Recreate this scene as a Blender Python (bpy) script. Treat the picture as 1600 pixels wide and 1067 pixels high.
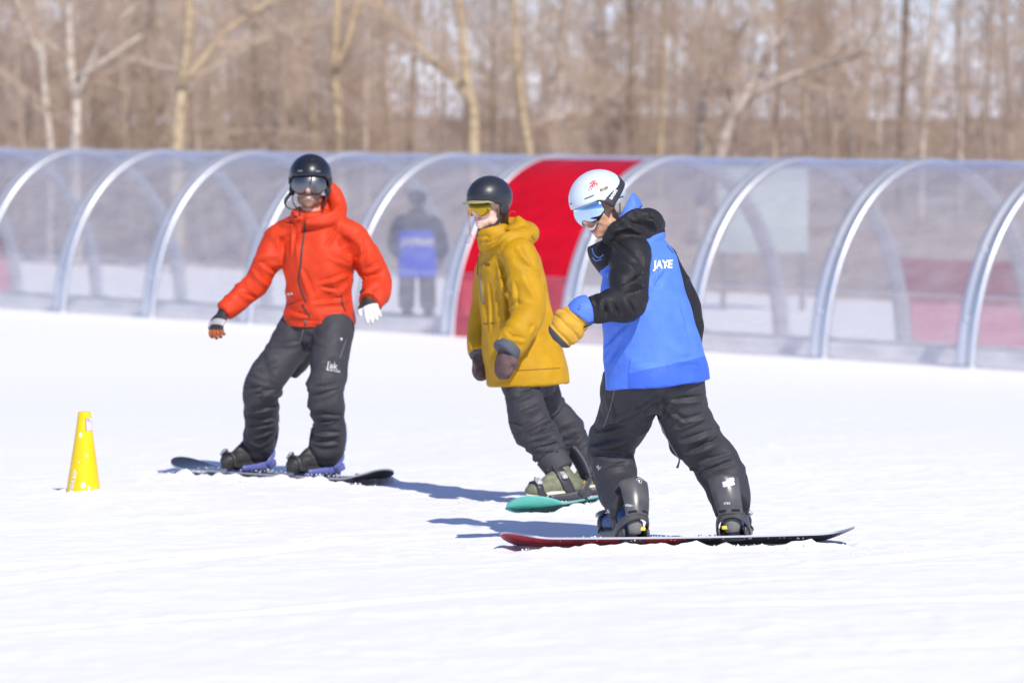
import bpy, bmesh, math, random
import numpy as np
from mathutils import Vector, Matrix
from mathutils.bvhtree import BVHTree

for _o in list(bpy.data.objects):
    bpy.data.objects.remove(_o)
SC = bpy.context.scene
COL = SC.collection

# ---------------------------------------------------------------- camera
FPX = 150.0 / 36.0 * 1600.0
CAMZ = 1.55
PITCH = math.atan(233.5 / FPX)
cam_data = bpy.data.cameras.new('camera')
cam = bpy.data.objects.new('camera', cam_data)
COL.objects.link(cam)
cam.location = (0, 0, CAMZ)
cam.rotation_euler = (math.pi / 2 - PITCH, 0, 0)
cam_data.lens = 150
cam_data.sensor_width = 36
cam_data.clip_start = 0.5
cam_data.clip_end = 3000
cam_data.dof.use_dof = True
cam_data.dof.focus_distance = 18.6
cam_data.dof.aperture_fstop = 3.4
SC.camera = cam
SC.render.resolution_x = 1024
SC.render.resolution_y = 682

# ---------------------------------------------------------------- light
SUN_EL = math.radians(44)
SUN_AZ = math.radians(24)            # to the right of the camera's back
sun_dir = Vector((math.sin(SUN_AZ) * math.cos(SUN_EL), -math.cos(SUN_AZ) * math.cos(SUN_EL), math.sin(SUN_EL)))
world = bpy.data.worlds.new('World')
SC.world = world
world.use_nodes = True
_nt = world.node_tree
_bg = _nt.nodes['Background']
_sky = _nt.nodes.new('ShaderNodeTexSky')
_sky.sky_type = 'NISHITA'
_sky.sun_disc = False
_sky.sun_elevation = SUN_EL
_sky.sun_rotation = math.radians(180) - SUN_AZ
_sky.air_density = 1.0
_sky.dust_density = 0.08
_sky.ozone_density = 10.0
_sky.altitude = 2500
_wb = _nt.nodes.new('ShaderNodeMix')            # the camera's white balance, the same over the whole sky
_wb.data_type = 'RGBA'
_wb.blend_type = 'MULTIPLY'
_wb.inputs['Factor'].default_value = 1.0
_wb.inputs['B'].default_value = (1.75, 1.20, 1.07, 1)
_nt.links.new(_sky.outputs[0], _wb.inputs['A'])
_nt.links.new(_wb.outputs['Result'], _bg.inputs[0])
_bg.inputs[1].default_value = 0.15
sun_data = bpy.data.lights.new('sun', 'SUN')
sun_data.energy = 4.4
sun_data.angle = math.radians(0.53)
sun_data.color = (1.0, 0.945, 0.86)
sun = bpy.data.objects.new('sun', sun_data)
COL.objects.link(sun)
sun.rotation_euler = sun_dir.to_track_quat('Z', 'Y').to_euler()
SC.view_settings.view_transform = 'Standard'
SC.view_settings.look = 'None'
SC.view_settings.exposure = 0.06
SC.view_settings.gamma = 1
SC.view_settings.use_curve_mapping = False

# ---------------------------------------------------------------- helpers
_cp, _sp = math.cos(PITCH), math.sin(PITCH)


def at(px, py, Y):
    """world point at distance Y that the photograph shows at pixel (px, py)"""
    dx = (px - 800.0) / FPX
    dy = (533.5 - py) / FPX
    d = Vector((dx, _cp + dy * _sp, -_sp + dy * _cp))
    t = Y / d.y
    return Vector((0, 0, CAMZ)) + d * t


def V(*a):
    return Vector(a)


MATS = {}


def nodes_of(m):
    m.use_nodes = True
    return m.node_tree.nodes, m.node_tree.links, m.node_tree.nodes['Principled BSDF']


def mat(name, color, rough=0.6, metal=0.0, bump=0.0, bump_scale=200.0, var=0.0, var_scale=20.0,
        coat=0.0, spec=0.5, sheen=0.0, stretch=None):
    """principled material with noise colour variation and fine noise relief"""
    if name in MATS:
        return MATS[name]
    m = bpy.data.materials.new(name)
    n, l, p = nodes_of(m)
    p.inputs['Base Color'].default_value = (*color, 1)
    p.inputs['Roughness'].default_value = rough
    p.inputs['Metallic'].default_value = metal
    p.inputs['Specular IOR Level'].default_value = spec
    if coat:
        p.inputs['Coat Weight'].default_value = coat
        p.inputs['Coat Roughness'].default_value = 0.15
    if sheen:
        p.inputs['Sheen Weight'].default_value = sheen
        p.inputs['Sheen Roughness'].default_value = 0.4
    tc = n.new('ShaderNodeTexCoord')
    src = tc.outputs['Object']
    if stretch:
        mp = n.new('ShaderNodeMapping')
        mp.inputs['Scale'].default_value = stretch
        l.new(src, mp.inputs[0])
        src = mp.outputs[0]
    if var > 0:
        t = n.new('ShaderNodeTexNoise')
        t.inputs['Scale'].default_value = var_scale
        t.inputs['Detail'].default_value = 5
        l.new(src, t.inputs['Vector'])
        r = n.new('ShaderNodeValToRGB')
        r.color_ramp.elements[0].position = 0.32
        r.color_ramp.elements[1].position = 0.68
        r.color_ramp.elements[0].color = (*[max(0, c * (1 - var)) for c in color], 1)
        r.color_ramp.elements[1].color = (*[min(1, c * (1 + var)) for c in color], 1)
        l.new(t.outputs['Fac'], r.inputs[0])
        l.new(r.outputs[0], p.inputs['Base Color'])
    if bump > 0:
        t2 = n.new('ShaderNodeTexNoise')
        t2.inputs['Scale'].default_value = bump_scale
        t2.inputs['Detail'].default_value = 3
        l.new(src, t2.inputs['Vector'])
        b = n.new('ShaderNodeBump')
        b.inputs['Strength'].default_value = bump
        b.inputs['Distance'].default_value = 0.004
        l.new(t2.outputs['Fac'], b.inputs['Height'])
        l.new(b.outputs[0], p.inputs['Normal'])
    MATS[name] = m
    return m


def mesh_obj(name, verts, faces, material=None, parent=None, smooth=True, label=None):
    me = bpy.data.meshes.new(name)
    if isinstance(verts, np.ndarray) and isinstance(faces, np.ndarray):
        k = faces.shape[1]
        me.vertices.add(len(verts))
        me.vertices.foreach_set('co', np.ascontiguousarray(verts, dtype=np.float32).ravel())
        me.loops.add(faces.size)
        me.polygons.add(len(faces))
        me.loops.foreach_set('vertex_index', np.ascontiguousarray(faces, dtype=np.int32).ravel())
        me.polygons.foreach_set('loop_start', np.arange(0, faces.size, k, dtype=np.int32))
        me.update(calc_edges=True)
    else:
        me.from_pydata([tuple(v) for v in verts], [], [tuple(f) for f in faces])
        me.update()
    if smooth:
        me.polygons.foreach_set('use_smooth', np.ones(len(me.polygons), dtype=bool))
    if material is not None:
        for m in (material if isinstance(material, (list, tuple)) else [material]):
            me.materials.append(m)
    o = bpy.data.objects.new(name, me)
    COL.objects.link(o)
    if parent is not None:
        attach(o, parent)
    if label:
        o['label'] = label
    return o


def attach(o, parent):
    """parent o, keeping its mesh in world coordinates"""
    o.parent = parent
    o.matrix_parent_inverse = world_of(parent).inverted()


def world_of(o):
    m = o.matrix_basis.copy()
    if o.parent:
        m = world_of(o.parent) @ o.matrix_parent_inverse @ m
    return m


def thing(name, label, cat, loc, group=None):
    o = bpy.data.objects.new(name, None)
    o.empty_display_size = 0.1
    COL.objects.link(o)
    o.location = loc
    o['label'] = label
    o['category'] = cat
    if group:
        o['group'] = group
    return o


def tag(o, label=None, cat=None, group=None, kind=None):
    if label:
        o['label'] = label
    if cat:
        o['category'] = cat
    if group:
        o['group'] = group
    if kind:
        o['kind'] = kind
    return o


class Geo:
    """collects shapes as vertices and faces"""

    def __init__(self):
        self.v, self.f = [], []

    def add(self, vs, fs):
        b = len(self.v)
        self.v += [Vector(v) for v in vs]
        self.f += [tuple(i + b for i in f) for f in fs]
        return self

    def box(self, c, ax, hx, ay, hy, az, hz, bev=0.0):
        """oriented box with chamfered edges"""
        c = Vector(c)
        ax, ay, az = Vector(ax).normalized(), Vector(ay).normalized(), Vector(az).normalized()
        bm = bmesh.new()
        bmesh.ops.create_cube(bm, size=2)
        for v in bm.verts:
            v.co = Vector((v.co.x * hx, v.co.y * hy, v.co.z * hz))
        if bev > 0:
            bmesh.ops.bevel(bm, geom=list(bm.edges), offset=bev, segments=2, affect='EDGES', profile=0.5)
        bm.verts.index_update()
        vs = [c + ax * v.co.x + ay * v.co.y + az * v.co.z for v in bm.verts]
        fs = [[v.index for v in f.verts] for f in bm.faces]
        bm.free()
        return self.add(vs, fs)

    def tube(self, pts, radii, n=12, hint=None, sub=0, caps=True, power=2.0):
        """closed tube through pts; radius r or (ra along the hint, rb across)"""
        pts = [Vector(p) for p in pts]
        rad = [(r, r) if not isinstance(r, (tuple, list)) else tuple(r) for r in radii]
        if sub:
            pts, rad = spline(pts, rad, sub)
        m = len(pts)
        hint = Vector(hint) if hint is not None else None
        rings = []
        prev = None
        for i in range(m):
            t = (pts[min(i + 1, m - 1)] - pts[max(i - 1, 0)]).normalized()
            if hint is not None:
                a = hint - t * hint.dot(t)
            elif prev is not None:
                a = prev - t * prev.dot(t)
            else:
                a = Vector((0, 0, 1)) - t * t.z
                if a.length < 0.1:
                    a = Vector((1, 0, 0)) - t * t.x
            a.normalize()
            prev = a
            b = t.cross(a)
            ring = []
            for k in range(n):
                th = 2 * math.pi * k / n
                c_, s_ = math.cos(th), math.sin(th)
                if power != 2.0:
                    e = 2.0 / power
                    c_ = math.copysign(abs(c_) ** e, c_)
                    s_ = math.copysign(abs(s_) ** e, s_)
                ring.append(pts[i] + a * (c_ * rad[i][0]) + b * (s_ * rad[i][1]))
            rings.append(ring)
        return self.loft(rings, caps)

    def loft(self, rings, caps=True, closed=True):
        n = len(rings[0])
        vs = [v for r in rings for v in r]
        fs = []
        for i in range(len(rings) - 1):
            for k in range(n if closed else n - 1):
                k2 = (k + 1) % n
                fs.append((i * n + k, i * n + k2, (i + 1) * n + k2, (i + 1) * n + k))
        if caps and closed:
            fs.append(tuple(range(n - 1, -1, -1)))
            fs.append(tuple(range((len(rings) - 1) * n, len(rings) * n)))
        return self.add(vs, fs)

    def ball(self, c, rx, ry=None, rz=None, axes=None, nu=16, nv=10):
        c = Vector(c)
        ry = rx if ry is None else ry
        rz = rx if rz is None else rz
        ax = axes or (Vector((1, 0, 0)), Vector((0, 1, 0)), Vector((0, 0, 1)))
        rings = []
        for i in range(1, nv):
            ph = math.pi * i / nv
            rings.append([c + ax[0] * (rx * math.sin(ph) * math.cos(2 * math.pi * k / nu))
                          + ax[1] * (ry * math.sin(ph) * math.sin(2 * math.pi * k / nu))
                          + ax[2] * (-rz * math.cos(ph)) for k in range(nu)])
        return self.loft(rings, True)

    def obj(self, name, material=None, parent=None, smooth=True, label=None, fix=True):
        o = mesh_obj(name, self.v, self.f, material, parent, smooth, label)
        if fix:
            bm = bmesh.new()
            bm.from_mesh(o.data)
            bmesh.ops.recalc_face_normals(bm, faces=bm.faces)
            bm.to_mesh(o.data)
            bm.free()
        return o


def spline(pts, rad, sub):
    P, R = [], []
    m = len(pts)
    for i in range(m - 1):
        p0, p1, p2, p3 = pts[max(i - 1, 0)], pts[i], pts[i + 1], pts[min(i + 2, m - 1)]
        for k in range(sub):
            t = k / sub
            t2, t3 = t * t, t * t * t
            P.append(0.5 * ((2 * p1) + (p2 - p0) * t + (2 * p0 - 5 * p1 + 4 * p2 - p3) * t2 + (3 * p1 - p0 - 3 * p2 + p3) * t3))
            s = t * t * (3 - 2 * t)
            R.append(tuple(rad[i][j] * (1 - s) + rad[i + 1][j] * s for j in range(2)))
    P.append(pts[-1])
    R.append(rad[-1])
    return P, R


def hashn(ix, iy, iz, seed):
    h = (ix.astype(np.int64) * 374761393 + iy.astype(np.int64) * 668265263 + iz.astype(np.int64) * 2147483647 + seed * 974711) & 0xffffffff
    h = ((h ^ (h >> 13)) * 1274126177) & 0xffffffff
    h = h ^ (h >> 16)
    return (h & 0xffff) / 32767.5 - 1.0


def vnoise(P, scale, seed=0, octaves=1):
    """value noise -1..1 at the points P (n,3)"""
    out = np.zeros(len(P))
    amp, tot = 1.0, 0.0
    for o in range(octaves):
        Q = P * scale
        I = np.floor(Q)
        F = Q - I
        F = F * F * (3 - 2 * F)
        I = I.astype(np.int64)
        acc = 0
        for dx in (0, 1):
            for dy in (0, 1):
                for dz in (0, 1):
                    w = (F[:, 0] if dx else 1 - F[:, 0]) * (F[:, 1] if dy else 1 - F[:, 1]) * (F[:, 2] if dz else 1 - F[:, 2])
                    acc = acc + w * hashn(I[:, 0] + dx, I[:, 1] + dy, I[:, 2] + dz, seed + o)
        out += amp * acc
        tot += amp
        amp *= 0.5
        scale *= 2.03
    return out / tot


def sstep(a, b, x):
    t = np.clip((x - a) / (b - a), 0, 1)
    return t * t * (3 - 2 * t)


def sticks_mesh(name, P0, P1, R0, R1, material, parent=None, sides=3):
    """many tapered sticks as one mesh"""
    P0, P1 = np.asarray(P0, float), np.asarray(P1, float)
    R0, R1 = np.asarray(R0, float), np.asarray(R1, float)
    n = len(P0)
    D = P1 - P0
    D /= np.maximum(np.linalg.norm(D, axis=1, keepdims=True), 1e-9)
    H = np.tile(np.array([[0.31, 0.95, 0.07]]), (n, 1))
    A = np.cross(D, H)
    A /= np.maximum(np.linalg.norm(A, axis=1, keepdims=True), 1e-9)
    B = np.cross(D, A)
    vs = np.zeros((n, 2 * sides, 3))
    for k in range(sides):
        th = 2 * math.pi * k / sides
        d = A * math.cos(th) + B * math.sin(th)
        vs[:, k] = P0 + d * R0[:, None]
        vs[:, sides + k] = P1 + d * R1[:, None]
    base = np.arange(n)[:, None, None] * (2 * sides)
    q = np.array([[k, (k + 1) % sides, sides + (k + 1) % sides, sides + k] for k in range(sides)])[None]
    fs = (base + q).reshape(-1, 4)
    return mesh_obj(name, vs.reshape(-1, 3), fs, material, parent)
# ================================================================ terrain
TA0 = Vector((-7.4, 61.7, 0))
TAX = Vector((0.665, -0.745, 0)).normalized()       # along the tunnel, towards the camera's right
TNX = Vector((0.745, 0.665, 0)).normalized()        # from the tunnel's front to its back


def slope_z(x, y):
    s = (x - TA0.x) * TAX.x + (y - TA0.y) * TAX.y
    return -0.14 - 0.015 * s


def ground_z(x, y):
    x = np.asarray(x, float)
    y = np.asarray(y, float)
    w = sstep(25, 46, y)
    q = (x - TA0.x) * TNX.x + (y - TA0.y) * TNX.y
    zt = np.clip(slope_z(x, y), -1.5, 1.5) + 0.05 * np.clip(q - 15, 0, 400) ** 1.0
    return w * zt


def seg(a, b, step, grow=None):
    return list(np.arange(a, b, step))


BOARDS = []      # (centre, long axis, half length, half width) of each board, for the snow it pushes up


def build_snow():
    xs = [-300, -200, -120, -70, -40, -25, -16, -11, -8, -6.5] + list(np.arange(-5.5, -2.7, 0.2)) + list(np.arange(-2.7, 2.9, 0.022)) \
        + list(np.arange(2.9, 5.6, 0.2)) + [6.5, 8, 11, 16, 25, 40, 70, 120, 200, 300]
    ys = [-60, -30, -15, -5, 2, 6, 9, 11] + list(np.arange(12, 17.4, 0.06)) + list(np.arange(17.4, 24.2, 0.022)) + list(np.arange(24.2, 34, 0.12)) \
        + list(np.arange(34, 70, 0.6)) + [72, 75, 80, 85, 90, 100, 115, 135, 160, 200, 260, 340]
    xs, ys = np.array(xs), np.array(ys)
    X, Y = np.meshgrid(xs, ys)
    x, y = X.ravel(), Y.ravel()
    P = np.stack([x, y, np.zeros_like(x)], 1)
    z = ground_z(x, y)
    near = 1 - sstep(30, 45, y)
    # broad, flat undulation of a groomed run
    z += (0.018 * vnoise(P * [1, 0.6, 1], 0.55, 3, 2)) * (0.4 + 0.6 * near)
    # slide marks: long shallow streaks at a few angles
    for ang, sc, amp, sd in ((math.radians(24), 1.0, 0.005, 5), (math.radians(-38), 1.4, 0.004, 8), (math.radians(62), 0.9, 0.004, 11)):
        u = x * math.cos(ang) + y * math.sin(ang)
        v = -x * math.sin(ang) + y * math.cos(ang)
        Q = np.stack([u * 0.35 * sc, v * 4.2 * sc, np.full_like(u, sd * 1.7)], 1)
        z += amp * vnoise(Q, 1.0, sd, 2) * near
    # crumbly grain
    g = vnoise(P, 9.0, 20, 2)
    z += 0.007 * np.clip(g, 0, 1) ** 1.5 * near
    z += 0.0025 * vnoise(P, 20.0, 31, 1) * near
    cl = vnoise(P, 3.2, 71, 2)
    z += 0.016 * np.clip(cl - 0.25, 0, 1) * (0.6 + 0.8 * vnoise(P, 16.0, 73, 1)) * near
    # a few carved tracks
    for (x0, y0, x1, y1, w_, d_) in ((-3.2, 15.6, -0.55, 18.9, 0.05, 0.012), (-3.4, 16.8, 0.2, 19.4, 0.03, 0.008),
                                     (-3.0, 14.4, 1.4, 17.2, 0.04, 0.010), (0.4, 15.8, 3.0, 16.5, 0.05, 0.010),
                                     (1.0, 14.3, 3.0, 15.1, 0.04, 0.010), (1.2, 17.6, 3.2, 19.6, 0.05, 0.011),
                                     (-2.8, 19.2, -0.8, 21.0, 0.04, 0.009)):
        dx, dy = x1 - x0, y1 - y0
        L = math.hypot(dx, dy)
        t = ((x - x0) * dx + (y - y0) * dy) / L
        s = (-(x - x0) * dy + (y - y0) * dx) / L + 0.06 * np.sin(t * 1.3)
        fade = sstep(0, 0.5, t) * sstep(0, 0.5, L - t)
        d_ *= 0.9
        z += fade * (-d_ * np.exp(-(s / w_) ** 2) + 0.8 * d_ * np.exp(-((s - 2 * w_) / w_) ** 2))
    # each board presses a trough and pushes lumps up along its edges
    for (c, ax, hl, hw, lump) in BOARDS:
        ax = Vector((ax.x, ax.y, 0)).normalized()
        u = (x - c.x) * ax.x + (y - c.y) * ax.y
        v = -(x - c.x) * ax.y + (y - c.y) * ax.x
        inside = sstep(hl + 0.10, hl - 0.10, np.abs(u))
        edge = np.exp(-((np.abs(v) - hw - 0.035) / 0.05) ** 2)
        n1 = 0.5 + 0.5 * vnoise(P, 14.0, 44, 2)
        n2 = 0.5 + 0.5 * vnoise(P, 45.0, 46, 1)
        z += inside * edge * lump * 1.15 * (0.15 + 0.95 * n1 ** 2 + 0.35 * n2 * n1)
        z -= inside * sstep(hw + 0.01, hw - 0.04, np.abs(v)) * 0.025
        # thrown lumps round about
        r = np.sqrt((u / (hl + 0.3)) ** 2 + (v / (hw + 0.35)) ** 2)
        z += 0.022 * np.clip(vnoise(P, 11.0, 52, 2) - 0.12, 0, 1) * sstep(1.35, 0.7, r) * (1 - inside * sstep(hw + 0.01, hw - 0.03, np.abs(v)))
    # snow banked round the foot of the cone
    rc = np.hypot(x + 2.203, y - 21.9)
    z += (0.010 + 0.035 * vnoise(P, 13.0, 81, 2)) * np.exp(-((rc - 0.10) / 0.055) ** 2)
    nx, ny = len(xs), len(ys)
    idx = np.arange(nx * ny).reshape(ny, nx)
    F = np.stack([idx[:-1, :-1].ravel(), idx[:-1, 1:].ravel(), idx[1:, 1:].ravel(), idx[1:, :-1].ravel()], 1)
    m = bpy.data.materials.new('snow')
    n, l, p = nodes_of(m)
    p.inputs['Base Color'].default_value = (0.90, 0.887, 0.878, 1)
    p.inputs['Roughness'].default_value = 0.55
    p.inputs['Specular IOR Level'].default_value = 0.25
    tc = n.new('ShaderNodeTexCoord')
    mp = n.new('ShaderNodeMapping')
    mp.inputs['Scale'].default_value = (1.0, 1.0, 1)
    l.new(tc.outputs['Object'], mp.inputs[0])
    t1 = n.new('ShaderNodeTexNoise')
    t1.inputs['Scale'].default_value = 6
    t1.inputs['Detail'].default_value = 9
    t1.inputs['Roughness'].default_value = 0.65
    l.new(mp.outputs[0], t1.inputs['Vector'])
    b1 = n.new('ShaderNodeBump')
    b1.inputs['Strength'].default_value = 0.20
    b1.inputs['Distance'].default_value = 0.03
    l.new(t1.outputs['Fac'], b1.inputs['Height'])
    l.new(b1.outputs[0], p.inputs['Normal'])
    o = mesh_obj('snow_ground', np.stack([x, y, z], 1), F, m)
    tag(o, kind='structure')
    return o


# ================================================================ tunnel over the conveyor
TW, TH = 3.75, 2.36


def s_of_px(px):
    k = (px - 800.0) / FPX
    # (TA0.x + TAX.x s) = k (TA0.y + TAX.y s)
    return (k * TA0.y - TA0.x) / (TAX.x - k * TAX.y)


def tun(s, th, off=0.0):
    """point on the tunnel's vault: s metres along, angle th from the front foot over the top"""
    q = TW / 2 * (1 - math.cos(th)) - off * math.cos(th) * 1.0
    z = TH * math.sin(th) + off * math.sin(th)
    p = TA0 + TAX * s + TNX * q
    p.z = -0.14 - 0.015 * s - 0.06 + z
    return p


def panel_material(name, tint, haze_col, haze, refl=1.0, rough=0.06):
    m = bpy.data.materials.new(name)
    m.use_nodes = True
    n, l = m.node_tree.nodes, m.node_tree.links
    n.clear()
    out = n.new('ShaderNodeOutputMaterial')
    tr = n.new('ShaderNodeBsdfTransparent')
    tr.inputs[0].default_value = (*tint, 1)
    df = n.new('ShaderNodeBsdfDiffuse')
    df.inputs[0].default_value = (*haze_col, 1)
    tl = n.new('ShaderNodeBsdfTranslucent')
    tl.inputs[0].default_value = (*haze_col, 1)
    md = n.new('ShaderNodeMixShader')
    md.inputs[0].default_value = 0.35
    l.new(df.outputs[0], md.inputs[1])
    l.new(tl.outputs[0], md.inputs[2])
    tc = n.new('ShaderNodeTexCoord')
    mp = n.new('ShaderNodeMapping')
    mp.inputs['Rotation'].default_value = (0, 0, math.radians(48.2))
    mp.inputs['Scale'].default_value = (0.35, 1.6, 3.2)
    l.new(tc.outputs['Object'], mp.inputs[0])
    tx = n.new('ShaderNodeTexNoise')
    tx.inputs['Scale'].default_value = 1.6
    tx.inputs['Detail'].default_value = 5
    l.new(mp.outputs[0], tx.inputs['Vector'])
    mr = n.new('ShaderNodeMapRange')
    mr.inputs[1].default_value = 0.3
    mr.inputs[2].default_value = 0.7
    mr.inputs[3].default_value = haze * 0.75
    mr.inputs[4].default_value = haze * 1.25
    l.new(tx.outputs['Fac'], mr.inputs[0])
    m1 = n.new('ShaderNodeMixShader')
    l.new(mr.outputs[0], m1.inputs[0])
    l.new(tr.outputs[0], m1.inputs[1])
    l.new(md.outputs[0], m1.inputs[2])
    gl = n.new('ShaderNodeBsdfGlossy')
    gl.inputs['Roughness'].default_value = rough
    gl.inputs['Color'].default_value = (refl, refl, refl, 1)
    lw = n.new('ShaderNodeLayerWeight')          # the same from both sides of the thin sheet
    lw.inputs[0].default_value = 0.5
    pw = n.new('ShaderNodeMath')
    pw.operation = 'POWER'
    pw.inputs[1].default_value = 4.0
    l.new(lw.outputs['Facing'], pw.inputs[0])
    fr = n.new('ShaderNodeMapRange')
    fr.inputs[3].default_value = 0.07
    fr.inputs[4].default_value = 0.95
    l.new(pw.outputs[0], fr.inputs[0])
    bp = n.new('ShaderNodeBump')
    bp.inputs['Strength'].default_value = 0.25
    bp.inputs['Distance'].default_value = 0.05
    l.new(tx.outputs['Fac'], bp.inputs['Height'])
    l.new(bp.outputs[0], gl.inputs['Normal'])
    m2 = n.new('ShaderNodeMixShader')
    l.new(fr.outputs[0], m2.inputs[0])
    l.new(m1.outputs[0], m2.inputs[1])
    l.new(gl.outputs[0], m2.inputs[2])
    l.new(m2.outputs[0], out.inputs[0])
    return m


def build_tunnel():
    front_px = [1510, 1280, 1078, 887, 700, 540, 385, 232, 93, -38]
    ss = np.array([s_of_px(p) for p in front_px])
    k = np.arange(len(ss))
    step, s0 = np.polyfit(k, ss, 1)
    ribs = [ss[0] + step * i for i in (-3, -2, -1)] + list(ss) + [ss[-1] + step * i for i in range(1, 7)]        # from right (near) to left (far)
    root = thing('conveyor_tunnel', 'long arched tunnel of clear curved panels on silver ribs behind the snowboarders', 'tunnel',
                 tun(ribs[6], 0))
    alu = mat('rib_aluminium', (0.70, 0.70, 0.71), rough=0.42, metal=0.75, var=0.06, var_scale=3)
    clear_up = panel_material('panel_upper_clear', (0.84, 0.84, 0.87), (0.78, 0.77, 0.79), 0.34, 1.0, 0.08)
    clear_lo = panel_material('panel_lower_clear', (0.92, 0.91, 0.91), (0.90, 0.88, 0.88), 0.36, 0.8, 0.12)
    clear_bk = panel_material('panel_back_clear', (0.94, 0.94, 0.96), (0.8, 0.8, 0.86), 0.12, 0.7, 0.10)
    red_up = panel_material('panel_upper_red', (0.80, 0.012, 0.03), (0.93, 0.006, 0.025), 0.80, 0.3, 0.2)
    red_lo = panel_material('panel_lower_red', (0.85, 0.20, 0.22), (0.80, 0.08, 0.10), 0.52, 0.9, 0.12)
    red_bk = panel_material('panel_back_red', (0.82, 0.34, 0.42), (0.60, 0.10, 0.18), 0.26, 0.4, 0.2)
    # rib: a hollow-looking channel section, two proud lips either side of a groove
    hw = 0.13
    prof = [(-hw, -0.03), (-hw, 0.020), (-hw + 0.020, 0.034), (-hw + 0.075, 0.034), (-hw + 0.092, 0.006), (-0.01, 0.004), (0.01, 0.004),
            (hw - 0.092, 0.006), (hw - 0.075, 0.034), (hw - 0.020, 0.034), (hw, 0.020), (hw, -0.03)]
    NT = 56
    for s in ribs:
        g = Geo()
        rings = []
        for i in range(NT + 1):
            th = math.pi * i / NT
            rings.append([tun(s + a, th, o) for a, o in prof])
        g.loft(rings, True)
        rb = g.obj('rib', alu, root)
        # bolt covers on the front foot of the rib
        for th in (0.26, 0.62):
            b = Geo()
            p = tun(s - 0.03, th, 0.012)
            nn = (tun(s, th, 1.0) - tun(s, th, 0.0)).normalized()
            b.tube([p, p + nn * 0.022], [0.022, 0.014], n=8)
            b.obj('bolt', mat('bolt_white', (0.8, 0.8, 0.8), 0.3, 0.4), rb)
        # foot plate
        for th in (0.0, math.pi):
            f = Geo()
            p = tun(s, th)
            f.box(p + V(0, 0, 0.05), TAX, 0.15, TNX, 0.09, V(0, 0, 1), 0.05, 0.01)
            f.obj('foot_plate', alu, rb)
    TJ = math.asin(0.86 / TH)

    def panel(name, s1, s2, t1, t2, m, off=0.0, n=14):
        rings = []
        for i in range(n + 1):
            th = t1 + (t2 - t1) * i / n
            rings.append([tun(s1 + (s2 - s1) * j / 3, th, off) for j in range(4)])
        g = Geo()
        g.loft(rings, False, closed=False)
        return g.obj(name, m, root, fix=False)

    for i in range(len(ribs) - 1):
        s1, s2 = ribs[i + 1] + hw - 0.02, ribs[i] - hw + 0.02       # ribs[i] is the nearer (right) one
        j = i - 3                                                   # bay between front_px[j+1] and front_px[j]
        red = j == 3
        lo = panel('lower_panel', s1, s2, 0.0, TJ - 0.002, red_lo if red else clear_lo, 0.01)
        if red:
            lo['label'] = 'red lower panel of the tunnel'
        up = panel('upper_panel', s1, s2, TJ + 0.002, math.pi * 0.44 if red else math.pi / 2 - 0.01, red_up if red else clear_up, 0.01)
        if red:
            up['label'] = 'bright red upper panel of the tunnel'
            panel('crown_panel', s1, s2, math.pi * 0.444, math.pi / 2 - 0.01, clear_up, 0.01, 4)
        # back half
        if j in (-1, 0, 1):
            zr = 1.15
        elif j >= 11:
            zr = 1.5
        else:
            zr = 0
        tb = math.asin(zr / TH) if zr else TJ
        lb = panel('back_lower_panel', s1, s2, math.pi - tb + 0.001, math.pi, red_bk if zr else clear_bk, 0.0)
        if zr:
            lb['label'] = 'red back panel of the tunnel'
        panel('back_upper_panel', s1, s2, math.pi / 2 + 0.01, math.pi - tb - 0.001, clear_bk, 0.0)
        # purlins where the sheets meet
        for th, hh in ((TJ, 0.006), (math.pi / 2, 0.014)):
            g = Geo()
            a, b = tun(s1, th, 0.0), tun(s2, th, 0.0)
            nn = (tun(s1, th, 1.0) - tun(s1, th, 0.0)).normalized()
            ax = (b - a).normalized()
            g.box((a + b) / 2, ax, (b - a).length / 2, nn, hh, ax.cross(nn), hh)
            g.obj('purlin', mat('purlin_clear', (0.62, 0.63, 0.68), 0.35, 0.3), root, smooth=False)
    # the conveyor inside
    c = thing('conveyor_belt', 'grey rubber conveyor belt running inside the clear tunnel', 'conveyor', tun(ribs[6], 0) + TNX * TW / 2)
    a, b = TA0 + TAX * ribs[-1] + TNX * TW / 2, TA0 + TAX * ribs[0] + TNX * TW / 2
    a.z, b.z = -0.14 - 0.015 * ribs[-1], -0.14 - 0.015 * ribs[0]
    ax = (b - a).normalized()
    up = V(0, 0, 1)
    g = Geo()
    g.box((a + b) / 2 + up * 0.10, ax, (b - a).length / 2, TNX, 0.32, up, 0.012)
    g.obj('belt', mat('belt_rubber', (0.30, 0.30, 0.31), 0.8, var=0.3, var_scale=6), c)
    for sd in (-1, 1):
        g = Geo()
        g.box((a + b) / 2 + TNX * (sd * 0.42) + up * 0.05, ax, (b - a).length / 2, TNX, 0.09, up, 0.07, 0.01)
        g.obj('side_deck', mat('belt_deck', (0.78, 0.78, 0.79), 0.6, var=0.2, var_scale=3), c)
    return ribs


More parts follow.
